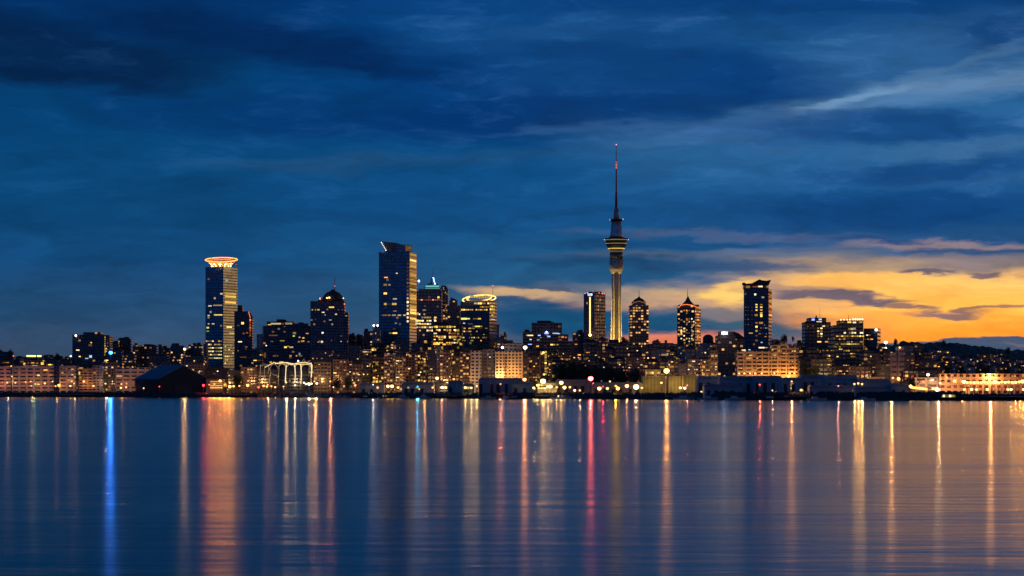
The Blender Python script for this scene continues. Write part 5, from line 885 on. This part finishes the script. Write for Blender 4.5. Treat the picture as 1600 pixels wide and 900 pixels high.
LAMPS = [
 (173, 551, BLU, 3.6, 'brilliant blue-white lamp beside the square black office block', 2.3, 200),
 (21, 556, (1, .16, .05), .05, 'upper red lamp of the far-left pair', .8, 120), (17.5, 572, ORG, .12, 'orange lamp low at the far left edge', .9, 110), (18.5, 588, AM, .10, 'orange lamp below the other far-left orange lamp', .9, 70),
 (55, 600, (.2, .75, .35), .24, 'small green harbour lamp at far left', .8, 18), (24, 598, AM, .08, 'amber lamp at the left foot of the port blocks', 1.0, 60), (40, 597, AM, .08, 'amber lamp second from left at the foot of the port blocks', .9, 60), (48, 596, AM, .06, 'amber lamp third from left at the foot of the port blocks', .9, 60), (70, 599, AMW, .10, 'golden lamp below the pink block', 1.1, 60), (82, 596, WRM, .05, 'pale lamp below the dark recessed block', .7, 60), (92, 602, AM, .12, 'large amber lamp left of the orange cube', 1.5, 50), (110, 603, (1, .5, .2), .2, 'warm white lamp below the grey framed block', 1.1, 50), (112, 596, AM, .06, 'amber lamp under the grey framed block, higher one', .9, 70), (131, 596, AM, .12, 'amber lamp in front of the orange cube', 1.2, 60), (146, 603, AM, .08, 'amber lamp right of the orange cube', 1.1, 50), (110.5, 556.5, (1, .8, .5), .10, 'white lamp just left of the square black office block', 1.1, 250),
 (189, 606, AM, .12, 'left orange lamp near the pale block left of the shed', 1.2, 40), (197, 605, (1, .25, .1), .10, 'right orange lamp near the pale block left of the shed', 1.2, 40), (223, 595.5, AMW, .05, 'small lamp at the shed lean-to, upper one', .8, 60), (224.5, 606.5, CR, .04, 'small lamp at the shed lean-to, lower one', .8, 30), (249, 604, (1, .08, .08), .06, 'red lamp on the dark shed front', .8, 22),
 (288.5, 545.5, (1, .66, .24), .75, 'tall-poled golden lamp rising behind the gabled shed', 1.5, 140),
 (318, 602, (1, .04, .05), 1.3, 'red lamp at the left end of the orange depot', 1.4, 20), (327, 601, (1, .26, .10), 1.6, 'orange lamp at the left of the depot front', .9, 40), (335, 600, (1, .34, .06), 1.7, 'orange lamp at the middle of the depot front', 1.0, 40), (344, 595, (1, .38, .08), 2.0, 'brightest orange lamp above the depot', 1.5, 40), (351, 601, (1, .34, .06), 1.9, 'orange lamp right of the depot roof', 1.0, 40), (359, 604, (1, .34, .06), 1.8, 'big orange lamp right of the depot', 1.7, 30), (365, 603.5, AM, .7, 'orange lamp, second right of the depot', 1.2, 30), (374, 603, AM, .06, 'small orange lamp between the depot and gantry', 1.0, 30), (387, 602, (1, .35, .1), .12, 'large orange lamp left of the gantry', 1.6, 30), (340, 580, CR, .10, 'small white lamp above the depot', .8, 90),
 (404, 605, RD, .05, 'red-orange lamp at the left foot of the gantry', 1.2, 20), (412, 603, (1, .3, .08), .08, 'second red-orange lamp at the gantry foot', 1.3, 20), (417, 604, AM, .06, 'third red-orange lamp at the gantry foot', 1.1, 20), (424, 603.5, AM, .05, 'fourth red-orange lamp at the gantry foot', 1.0, 20), (430, 605, (1, .6, .3), .3, 'last orange lamp at the gantry foot', 1.0, 20), (443, 604, CR, .12, 'pale lamp below the middle of the gantry', .8, 18),
 (461, 602, (.95, .80, .42), .95, 'cream lamp at the left of the gantry glow', 1.0, 26), (483, 600, (.95, .78, .42), .8, 'cream lamp in the heart of the gantry glow', 1.5, 30), (495, 599, (1, .74, .38), .55, 'cream lamp at the right of the gantry glow', 1.2, 30), (515, 603, (1, .12, .10), .35, 'dim red lamp right of the gantry glow', .6, 20), (521, 605, WRM, .05, 'small white lamp right of the gantry', .7, 14),
 (555, 602, (1, .3, .1), .10, 'orange lamp at the left shed group', 1.1, 24), (569, 602, (1, .32, .1), .10, 'second orange lamp at the left shed group', 1.1, 24), (583, 601, (.80, .80, .75), .60, 'pale grey-white lamp left of the paired amber lamps', .7, 24), (590, 605.5, AM, .12, 'upright amber lamp left of the paired amber lamps', 1.0, 14), (606, 603.5, AMW, .12, 'left lamp of the amber pair', 1.5, 16), (612.5, 603.5, AMW, .14, 'right lamp of the amber pair', 1.6, 16), (622, 605.5, AMW, .10, 'small amber lamp right of the amber pair', 1.1, 16), (638, 605.5, (.5, .85, .12), .12, 'lime-green lamp on the dark-blue shed', 1.0, 14),
 (642, 603, (1, .34, .08), .9, 'orange lamp right of the lime-green lamp', .9, 20), (652.5, 604, CY, .85, 'cyan lamp on the quay below the fin tower', .8, 20), (676, 605.5, CR, .05, 'white lamp left of the brilliant kiosk', .9, 14), (690, 592, (1, .3, .12), .35, 'amber lamp above the brilliant kiosk', .8, 60), (683, 591, (1, .65, .15), .06, 'yellow lamp left above the brilliant kiosk', 1.5, 100),
 (727, 605.5, CR, .5, 'left lamp of three on the shed front', 1.1, 14), (736.5, 606, CR, .5, 'right lamp of three on the shed front', 1.0, 14), (745, 603, (1, .62, .28), .65, 'cream lamp between the three-lamp shed and wide blue shed', .8, 20), (757, 601, (1, .62, .28), .6, 'cream lamp on the left of the wide blue shed', .7, 20), (769, 602, (1, .6, .28), .5, 'cream lamp on the right of the wide blue shed', .7, 20), (782, 600, (1, .24, .10), 1.1, 'orange-red lamp at the right part of the wide blue shed', .8, 20),
 (820.5, 543, (1, .55, .2), .35, 'high orange lamp by the floodlit cream building roof', 1.9, 230), (819.5, 593, (1, .36, .10), 1.5, 'star-like orange lamp at the right corner of the cream building foot', 1.6, 40),
 (834, 606, (1, .75, .3), .25, 'leftmost lamp of the bright yellow yard', 1.1, 20), (840, 602, YEL, .3, 'second lamp of the bright yellow yard', 1.2, 20), (848.5, 595.5, (1, .60, .20), .9, 'tallest and brightest lamp of the yellow yard', 2.2, 24), (856, 604, YEL, .35, 'middle lamp of the yellow yard', 1.2, 18), (861, 604, CR, .3, 'lamp right of the middle one of the yellow yard', 1.2, 18), (870, 605, (1, .35, .12), .40, 'small orange lamp inside the yellow yard', 1.0, 20), (877, 598, AMW, .30, 'high lamp at the right of the yellow yard', 1.7, 24), (882, 605.5, YEL, .12, 'low lamp at the right of the yellow yard', 1.5, 18), (890.5, 605, AMW, .1, 'last lamp of the yellow yard', 1.0, 18), (898, 610, CR, .1, 'low white lamp right of the yellow yard', 1.1, 10), (906, 610, (1, .45, .15), .35, 'low orange lamp right of the yellow yard', .9, 10),
 (923, 591.5, (1, .13, .11), 1.6, 'isolated pink-red lamp below the light-line tower', 2.2, 50), (936.5, 607, AMW, .15, 'left golden lamp of the quay row under the communications tower', 1.6, 16), (942, 604, (1, .06, .10), .5, 'crimson lamp in the quay row under the communications tower', .7, 16), (949, 607, AM, .1, 'second golden lamp of the quay row under the communications tower', 1.2, 16), (962, 603, (1, .52, .04), .8, 'yellow lamp added for the communications tower reflection', .9, 16), (965.5, 607, AM, .10, 'third golden lamp of the quay row under the communications tower', 1.5, 16), (979.5, 603, (1, .3, .12), .3, 'fourth golden lamp of the quay row under the communications tower', 1.6, 20), (994, 604.5, (1, .52, .28), .45, 'largest golden lamp at the right end of the quay row', 2.2, 16), (1003, 606, AM, .05, 'small orange lamp right of the largest golden lamp', 1.0, 16), (953, 596, CR, .03, 'small high white lamp under the communications tower', .7, 40), (1033.5, 598, CR, .04, 'small white lamp between the ribbed warehouses', .9, 40),  # the yellow one is added to cast the communications tower streak
 (1041.5, 579.5, (1, .44, .08), 1.5, 'star-bright golden lamp between the ribbed warehouses', 2.3, 120), (1063, 606, CR, .03, 'left pale lamp under the ribbed warehouses', 1.1, 14), (1070, 606.5, (.9, .8, .4), .04, 'right pale lamp under the ribbed warehouses', 1.1, 14), (1074, 602, (1, .25, .2), .25, 'faint rosy lamp left of the blue sheds', .6, 20), (1099.5, 608, CR, .05, 'small white lamp at the left end of the blue sheds', .8, 10), (1096, 612, CR, .03, 'lower white lamp at the left end of the blue sheds', .7, 8), (1132, 588.5, (.85, .85, .30), .40, 'yellow-green lamp at the roof of the second blue shed', .9, 60), (1187, 601, (1, .13, .08), .4, 'red lamp on the third blue shed', .7, 20), (1207, 610, (1, .55, .3), .2, 'tiny white lamp before the third blue shed', .6, 10), (1232, 587.5, AM, .1, 'orange lamp at the foot of the golden apartments', 1.2, 80), (1237, 596, (1, .45, .14), .75, 'orange lamp above the two stacked yellow windows', .7, 14), (1252, 609.5, AMW, .05, 'small golden lamp right of the two stacked yellow windows', 1.0, 10),
 (1272, 603, (.8, .7, .9), .3, 'pale lilac lamp on the shed row', .5, 16), (1290, 603, (1, .3, .25), .22, 'faint pink lamp on the shed row', .5, 16), (1310, 603, (1, .4, .3), .22, 'faint pink lamp on the shed row, further right', .5, 16), (1335, 600, (1, .52, .14), .5, 'left golden lamp on the tall-roofed shed', .8, 20), (1341, 599, (1, .54, .16), .55, 'middle golden lamp on the tall-roofed shed', .8, 20), (1347, 600, (1, .52, .14), 1.0, 'right golden lamp on the tall-roofed shed', .8, 20),
 (1384, 535, (1, .9, .75), .1, 'white lamp on the skyline left of the wooded hill', 1.5, 420), (1384, 544, (1, .9, .75), .06, 'smaller white lamp under the skyline lamp', 1.0, 420), (1450, 585.5, (1, .85, .6), .12, 'white lamp on the squat pink block', 1.2, 120),
]
for (px, py, col, St, lab, r_, off) in LAMPS: lamp(px, py, col, St, lab, r_, off)
# amber row in front of the arcaded wharf building
R = random.Random(5)
for i in range(19):
    px = 1506+i*5.4; big = i in (0, 9, 17); lamp(px, 597.2+R.uniform(-.6, .8)-(1 if big else 0), (1, .42, .09) if i % 3 else (1, .52, .14), .24 if px > 1585 else .14, f'amber lamp, {ordw(i)} from the left in the row before the arcaded wharf building', 1.5 if big else 1.15, 95, group='amber lamp row before the wharf building')
for i, px in enumerate((1507, 1518, 1526, 1543, 1575, 1580, 1599)): lamp(px, 608.5, (1, .8, .45) if i % 2 else (1, .5, .2), .07, f'low quay lamp, {ordw(i)} from the left under the amber lamp row', 1.0, 14, group='low quay lamps at right')

# lamps added along the shore road, their light washing the foot of the blocks behind
R = random.Random(11); NW = 44
for i in range(NW):
    px = 12+i*36.5+R.uniform(-7, 7)
    if 850 < px < 1000 or 240 < px < 318: continue
    off = 130+R.uniform(-10, 30); Y = shore(px)+off; h = R.uniform(8, 13)
    o = lamp(px, HZ-(h+terr(off)-CH)*F/Y, (1, .42, .10) if i % 4 else (1, .62, .26), .1, f'added lamp on the shore road, {ordw(i) if i < 30 else "number "+str(i+1)} from the left, below {lm(px)}', .95, off, group='added lamps on the shore road')
    l = bpy.data.lights.new('added_wash_light', 'POINT'); l.energy = R.uniform(7000, 26000)*(.25 if px < 320 else .8 if px > 1090 else 1.2); l.color = (1, .40, .10) if i % 4 else (1, .6, .25); l.shadow_soft_size = .5
    q = bpy.data.objects.new('added_wash_light', l); COL.objects.link(q); q.parent = o; q.location = (0, 6, h+1.5)

# ---------------------------------------------------------------- trees
def make_crown(seed, r, h):
    R = random.Random(seed); mb = MB(); lobes = [(R.uniform(-.55, .55)*r, R.uniform(-.5, .5)*r, h*R.uniform(.45, .95), r*R.uniform(.35, .6)) for _ in range(11)]
    for (cx_, cy_, cz_, lr) in lobes:
        for _ in range(110):
            d = Vector((R.gauss(0, 1), R.gauss(0, 1), R.gauss(0, .8))).normalized()*lr*R.uniform(.55, 1.1); c = Vector((cx_, cy_, cz_))+d; s_ = r*R.uniform(.04, .09)
            a = Vector((R.gauss(0, 1), R.gauss(0, 1), R.gauss(0, 1))).normalized(); b_ = a.orthogonal().normalized(); e = a.cross(b_)
            mb.add([c+b_*s_, c+e*s_, c-b_*s_, c-e*s_], [(0, 1, 2, 3)])
    return mb
def make_trunk(r, h):
    mb = MB(); mb.tube([(0, 0, -.5), (.1*r, 0, h*.3), (0, 0, h*.7)], r*.07, 6, r*.03)
    for a in range(5): mb.tube([(0, 0, h*.35), (math.cos(a*1.3)*r*.45, math.sin(a*1.3)*r*.45, h*.7)], r*.035, 5, r*.015)
    return mb
CR_ = [make_crown(s_, 1, 1.7) for s_ in (1, 2, 3)]; crm = [c.build('crown', LEAF).data for c in CR_]; trm = make_trunk(1, 1.7).build('trunk', BARK).data
for o in [o for o in COL.objects if o.name.startswith(('crown', 'trunk')) and o.parent is None]: bpy.data.objects.remove(o)
def tree(px, top, wpx, off, label, group=None, hk=1.5):
    Y = shore(px)+off; g0 = terr(off); root = empty('tree', (wx(px, Y), Y, g0)); tag(root, label, 'tree', group or 'trees among the buildings'); h = wz(top, Y)-g0; r = wpx*Y/F/2
    i = int(px) % 3
    for nm, me in (('trunk', trm), ('crown', crm[i])):
        o = bpy.data.objects.new(nm, me); COL.objects.link(o); o.parent = root
        if nm == 'trunk': o.scale = (r, r, h/1.75)
        else: zz = min(h/1.9, r*1.5*hk); o.scale = (r, r, zz); o.location = (0, 0, h-1.85*zz)
        o.rotation_euler = (0, 0, px)
TR = [(17, 548, 13, 480, 'round-topped tree on the skyline at the far left edge'), (89, 553, 9, 480, 'small pointed tree on the skyline left of the black office block'), (549, 523, 12, 520, 'dark tree crown on the skyline right of the domed tower'), (560, 525, 12, 520, 'second tree crown right of the domed tower'),
 (974, 527, 10, 900, 'dark tree right of the communications tower base'), (980, 531, 10, 900, 'lower tree between the communications tower and slim domed tower'), (948, 532, 8, 900, 'tree left of the communications tower base'), (1225, 522, 11, 420, 'tall tree behind the golden apartments, right of the pagoda-roofed tower'), (1219, 530, 12, 420, 'broad tree left of the tall one behind the golden apartments'), (1239, 526, 5, 420, 'slender tree above the right end of the golden apartments'), (1399, 529, 8, 700, 'conifer-like tree on the skyline above the pink apartment pair'), (1214, 531, 9, 430, 'low tree beside the foot of the pagoda-roofed tower'),
 (875, 569, 24, 150, 'leftmost broad dark tree of the parkland slope'), (893, 566, 24, 160, 'second broad dark tree of the parkland slope'), (911, 568, 26, 150, 'third broad dark tree of the parkland slope'), (931, 570, 24, 155, 'fourth broad dark tree of the parkland slope'), (950, 573, 24, 150, 'fifth broad dark tree of the parkland slope'), (970, 575, 22, 150, 'sixth broad dark tree of the parkland slope'), (990, 576, 22, 150, 'rightmost broad dark tree of the parkland slope'), (1258, 566, 16, 150, 'dark tree right of the golden apartments'), (1272, 570, 18, 150, 'second dark tree right of the golden apartments'),
 (545, 590, 14, 70, 'quay tree left of the paired amber lamps'), (526, 592, 16, 60, 'quay tree right of the gantry'), (372, 586, 18, 110, 'quay tree right of the orange depot'), (215, 590, 12, 80, 'small tree left of the gabled shed'), (1425, 590, 14, 110, 'dark tree left of the squat pink block'), (1300, 577, 12, 130, 'tree above the shed with the tall roof'),
 (1480, 572, 14, 330, 'dark tree behind the left end of the arcaded wharf building'), (1502, 573, 16, 330, 'second dark tree behind the arcaded wharf building'), (1535, 574, 18, 330, 'third dark tree behind the arcaded wharf building'), (1570, 573, 18, 330, 'fourth dark tree behind the arcaded wharf building'), (1593, 575, 14, 330, 'fifth dark tree behind the arcaded wharf building'),
 (1475, 532, 6, 2900, 'lone tree standing up on the left brow of the wooded hill'), (1575, 543, 8, 3300, 'lone tree standing up on the right brow of the wooded hill')]
for a in TR: tree(*a)

# ---------------------------------------------------------------- boats
def boat(px, L_, off, label, mast=None, col=WHITE, lit=None, kind='sailing_boat', cat='sailing boat', group='yachts moored along the quay'):
    Y = shore(px)+off; root = empty(kind, (wx(px, Y), Y, 0)); tag(root, label, cat, group)
    n_ = 10; vs_ = []
    for i in range(n_+1):
        t_ = i/n_; w_ = L_*.15*math.sin(min(1, t_*1.35+.12)*math.pi/2)*(1 if t_ < .65 else max(.04, math.cos((t_-.65)/.35*math.pi/2))); x_ = (t_-.5)*L_; zt_ = 1.1+.5*t_*t_
        vs_ += [(x_, -w_, zt_*L_/14), (x_*.96, -w_*.6, -.25), (x_*.96, w_*.6, -.25), (x_, w_, zt_*L_/14)]
    fs_ = [(i*4+j, (i+1)*4+j, (i+1)*4+j+1, i*4+j+1) for i in range(n_) for j in range(3)]+[(i*4+3, (i+1)*4+3, (i+1)*4, i*4) for i in range(n_)]+[(0, 1, 2, 3), (n_*4+3, n_*4+2, n_*4+1, n_*4)]
    t = MB(); t.add(vs_, fs_); t.build('hull', col, root)
    t = MB(); d = L_/14; t.slab([(-L_*.25, 1.0*d), (L_*.12, 1.0*d), (L_*.04, 2.2*d), (-L_*.2, 2.3*d)], -L_*.08, L_*.08); t.build('cabin', WHITE, root)
    if mast:
        h = wz(mast, Y); t = MB(); t.tube([(L_*.05, 0, .8), (L_*.05, 0, h)], .16, 6, .09); t.build('mast', STEEL, root)
        t = MB(); t.tube([(L_*.05, 0, 2.6*d), (-L_*.35, 0, 2.7*d)], .12, 5); t.build('boom', STEEL, root)
        t = MB(); t.tube([(L_*.05, 0, h*.98), (L_*.48, 0, 1.4*d)], .04, 4); t.tube([(L_*.05, 0, h*.98), (-L_*.48, 0, 1.2*d)], .04, 4); t.build('stays', STEEL, root)
    if lit:
        for q in range(lit): o = bpy.data.objects.new('window', wmesh('wyy'[q % 3])); COL.objects.link(o); o.parent = root; o.location = (-L_*.2+q*L_*.32/lit, -L_*.08-.02, 1.7*d); o.scale = (L_*.05, .4, .8*d)
    return root
for i, (px, m_, lab) in enumerate(((438, 588, 'yacht moored below the left of the gantry'), (486, 545, 'yacht with a tall mast under the gantry glow'), (500, 548, 'tall-masted yacht just right of the gantry glow'), (512, 552, 'yacht third right of the gantry glow'), (530, 575, 'short-masted yacht left of the left shed'), (541, 556, 'tall-masted yacht left of the left shed'), (572, 590, 'yacht in front of the left pale shed'), (631, 592, 'yacht in front of the lime-green lamp'), (664, 588, 'yacht left of the brilliant kiosk'), (712, 594, 'yacht between the kiosk and three-lamp shed'), (765, 590, 'yacht in front of the wide blue shed'), (792, 592, 'yacht below the floodlit cream building'), (806, 588, 'yacht beside the angular boat shed'), (1108, 590, 'yacht at the left end of the blue sheds'), (1150, 594, 'yacht below the second blue shed'), (1206, 592, 'yacht below the third blue shed'), (1276, 594, 'yacht in front of the middle workshop'), (1352, 594, 'yacht in front of the right workshop'))):
    boat(px, 13+(i*5) % 6, -9, lab, m_, WHITE if i % 3 else NAVY)
def wharf(x0, x1, label, out=16, z=3.0):
    xm = (x0+x1)/2; Y = shore(xm); root = empty('wharf', (wx(xm, Y), Y, 0)); tag(root, label, 'wharf', 'piled wharves'); a, b_ = wx(x0, Y)-root.location.x, wx(x1, Y)-root.location.x
    t = MB(); t.box(a, b_, -out, 4, z-.5, z); t.build('deck', CONC, root)
    n_ = max(2, int((b_-a)/5))
    for i in range(n_+1):
        for q in (-out+.6, -out*.4): t = MB(); t.tube([(a+.5+(b_-a-1)*i/n_, q, -1.5), (a+.5+(b_-a-1)*i/n_, q, z+(.9 if i % 2 and q < -out*.5 else -.5))], .3, 6); t.build('pile', BARK, root)
        t = MB(); t.tube([(a, -out+.3, z+1.0), (b_, -out+.3, z+1.0)], .06, 4)
    for i in range(n_+1): t.tube([(a+(b_-a)*i/n_, -out+.3, z), (a+(b_-a)*i/n_, -out+.3, z+1.0)], .06, 4)
    t.build('railing', STEEL, root)
for a in ((96, 150, 'piled wharf under the orange cube building'), (330, 396, 'piled wharf in front of the orange depot'), (452, 506, 'piled wharf under the floodlit gantry'), (596, 640, 'piled wharf below the amber lamp pair'), (684, 742, 'piled wharf in front of the brilliant kiosk'), (836, 900, 'piled wharf in front of the yellow-lit yard'), (1040, 1085, 'piled wharf below the ribbed warehouses'), (1226, 1262, 'piled wharf before the shed with two stacked yellow windows'), (1545, 1600, 'piled wharf at the far right edge')): wharf(*a)
boat(1486, 26, -14, 'low dark launch with a row of yellow cabin windows at right', None, NAVY, 6, 'harbour_launch', 'launch', 'launches')
boat(605, 18, -10, 'white launch under the paired amber lamps', None, WHITE, 2, 'harbour_launch', 'launch', 'launches')
boat(880, 20, -10, 'white launch under the bright yellow yard', None, WHITE, 2, 'harbour_launch', 'launch', 'launches')
boat(1070, 18, -10, 'white launch right of the star-bright lamp reflection', None, WHITE, None, 'harbour_launch', 'launch', 'launches')

# rooftop twin white lamps
b = Bld('twin_lamp_mast', 'pair of white floodlights on a frame left of the curved-fin tower', 'floodlight', 587, 520); b.mast(584, 600, 509, .3, 0, 'pole'); b.mast(590, 600, 509, .3, 0, 'pole'); b.lamp(584, 508.6, (1, .95, .85), .12, 1.2, 'lamp_head', 0); b.lamp(590, 508.6, (1, .95, .85), .12, 1.2, 'lamp_head', 0)
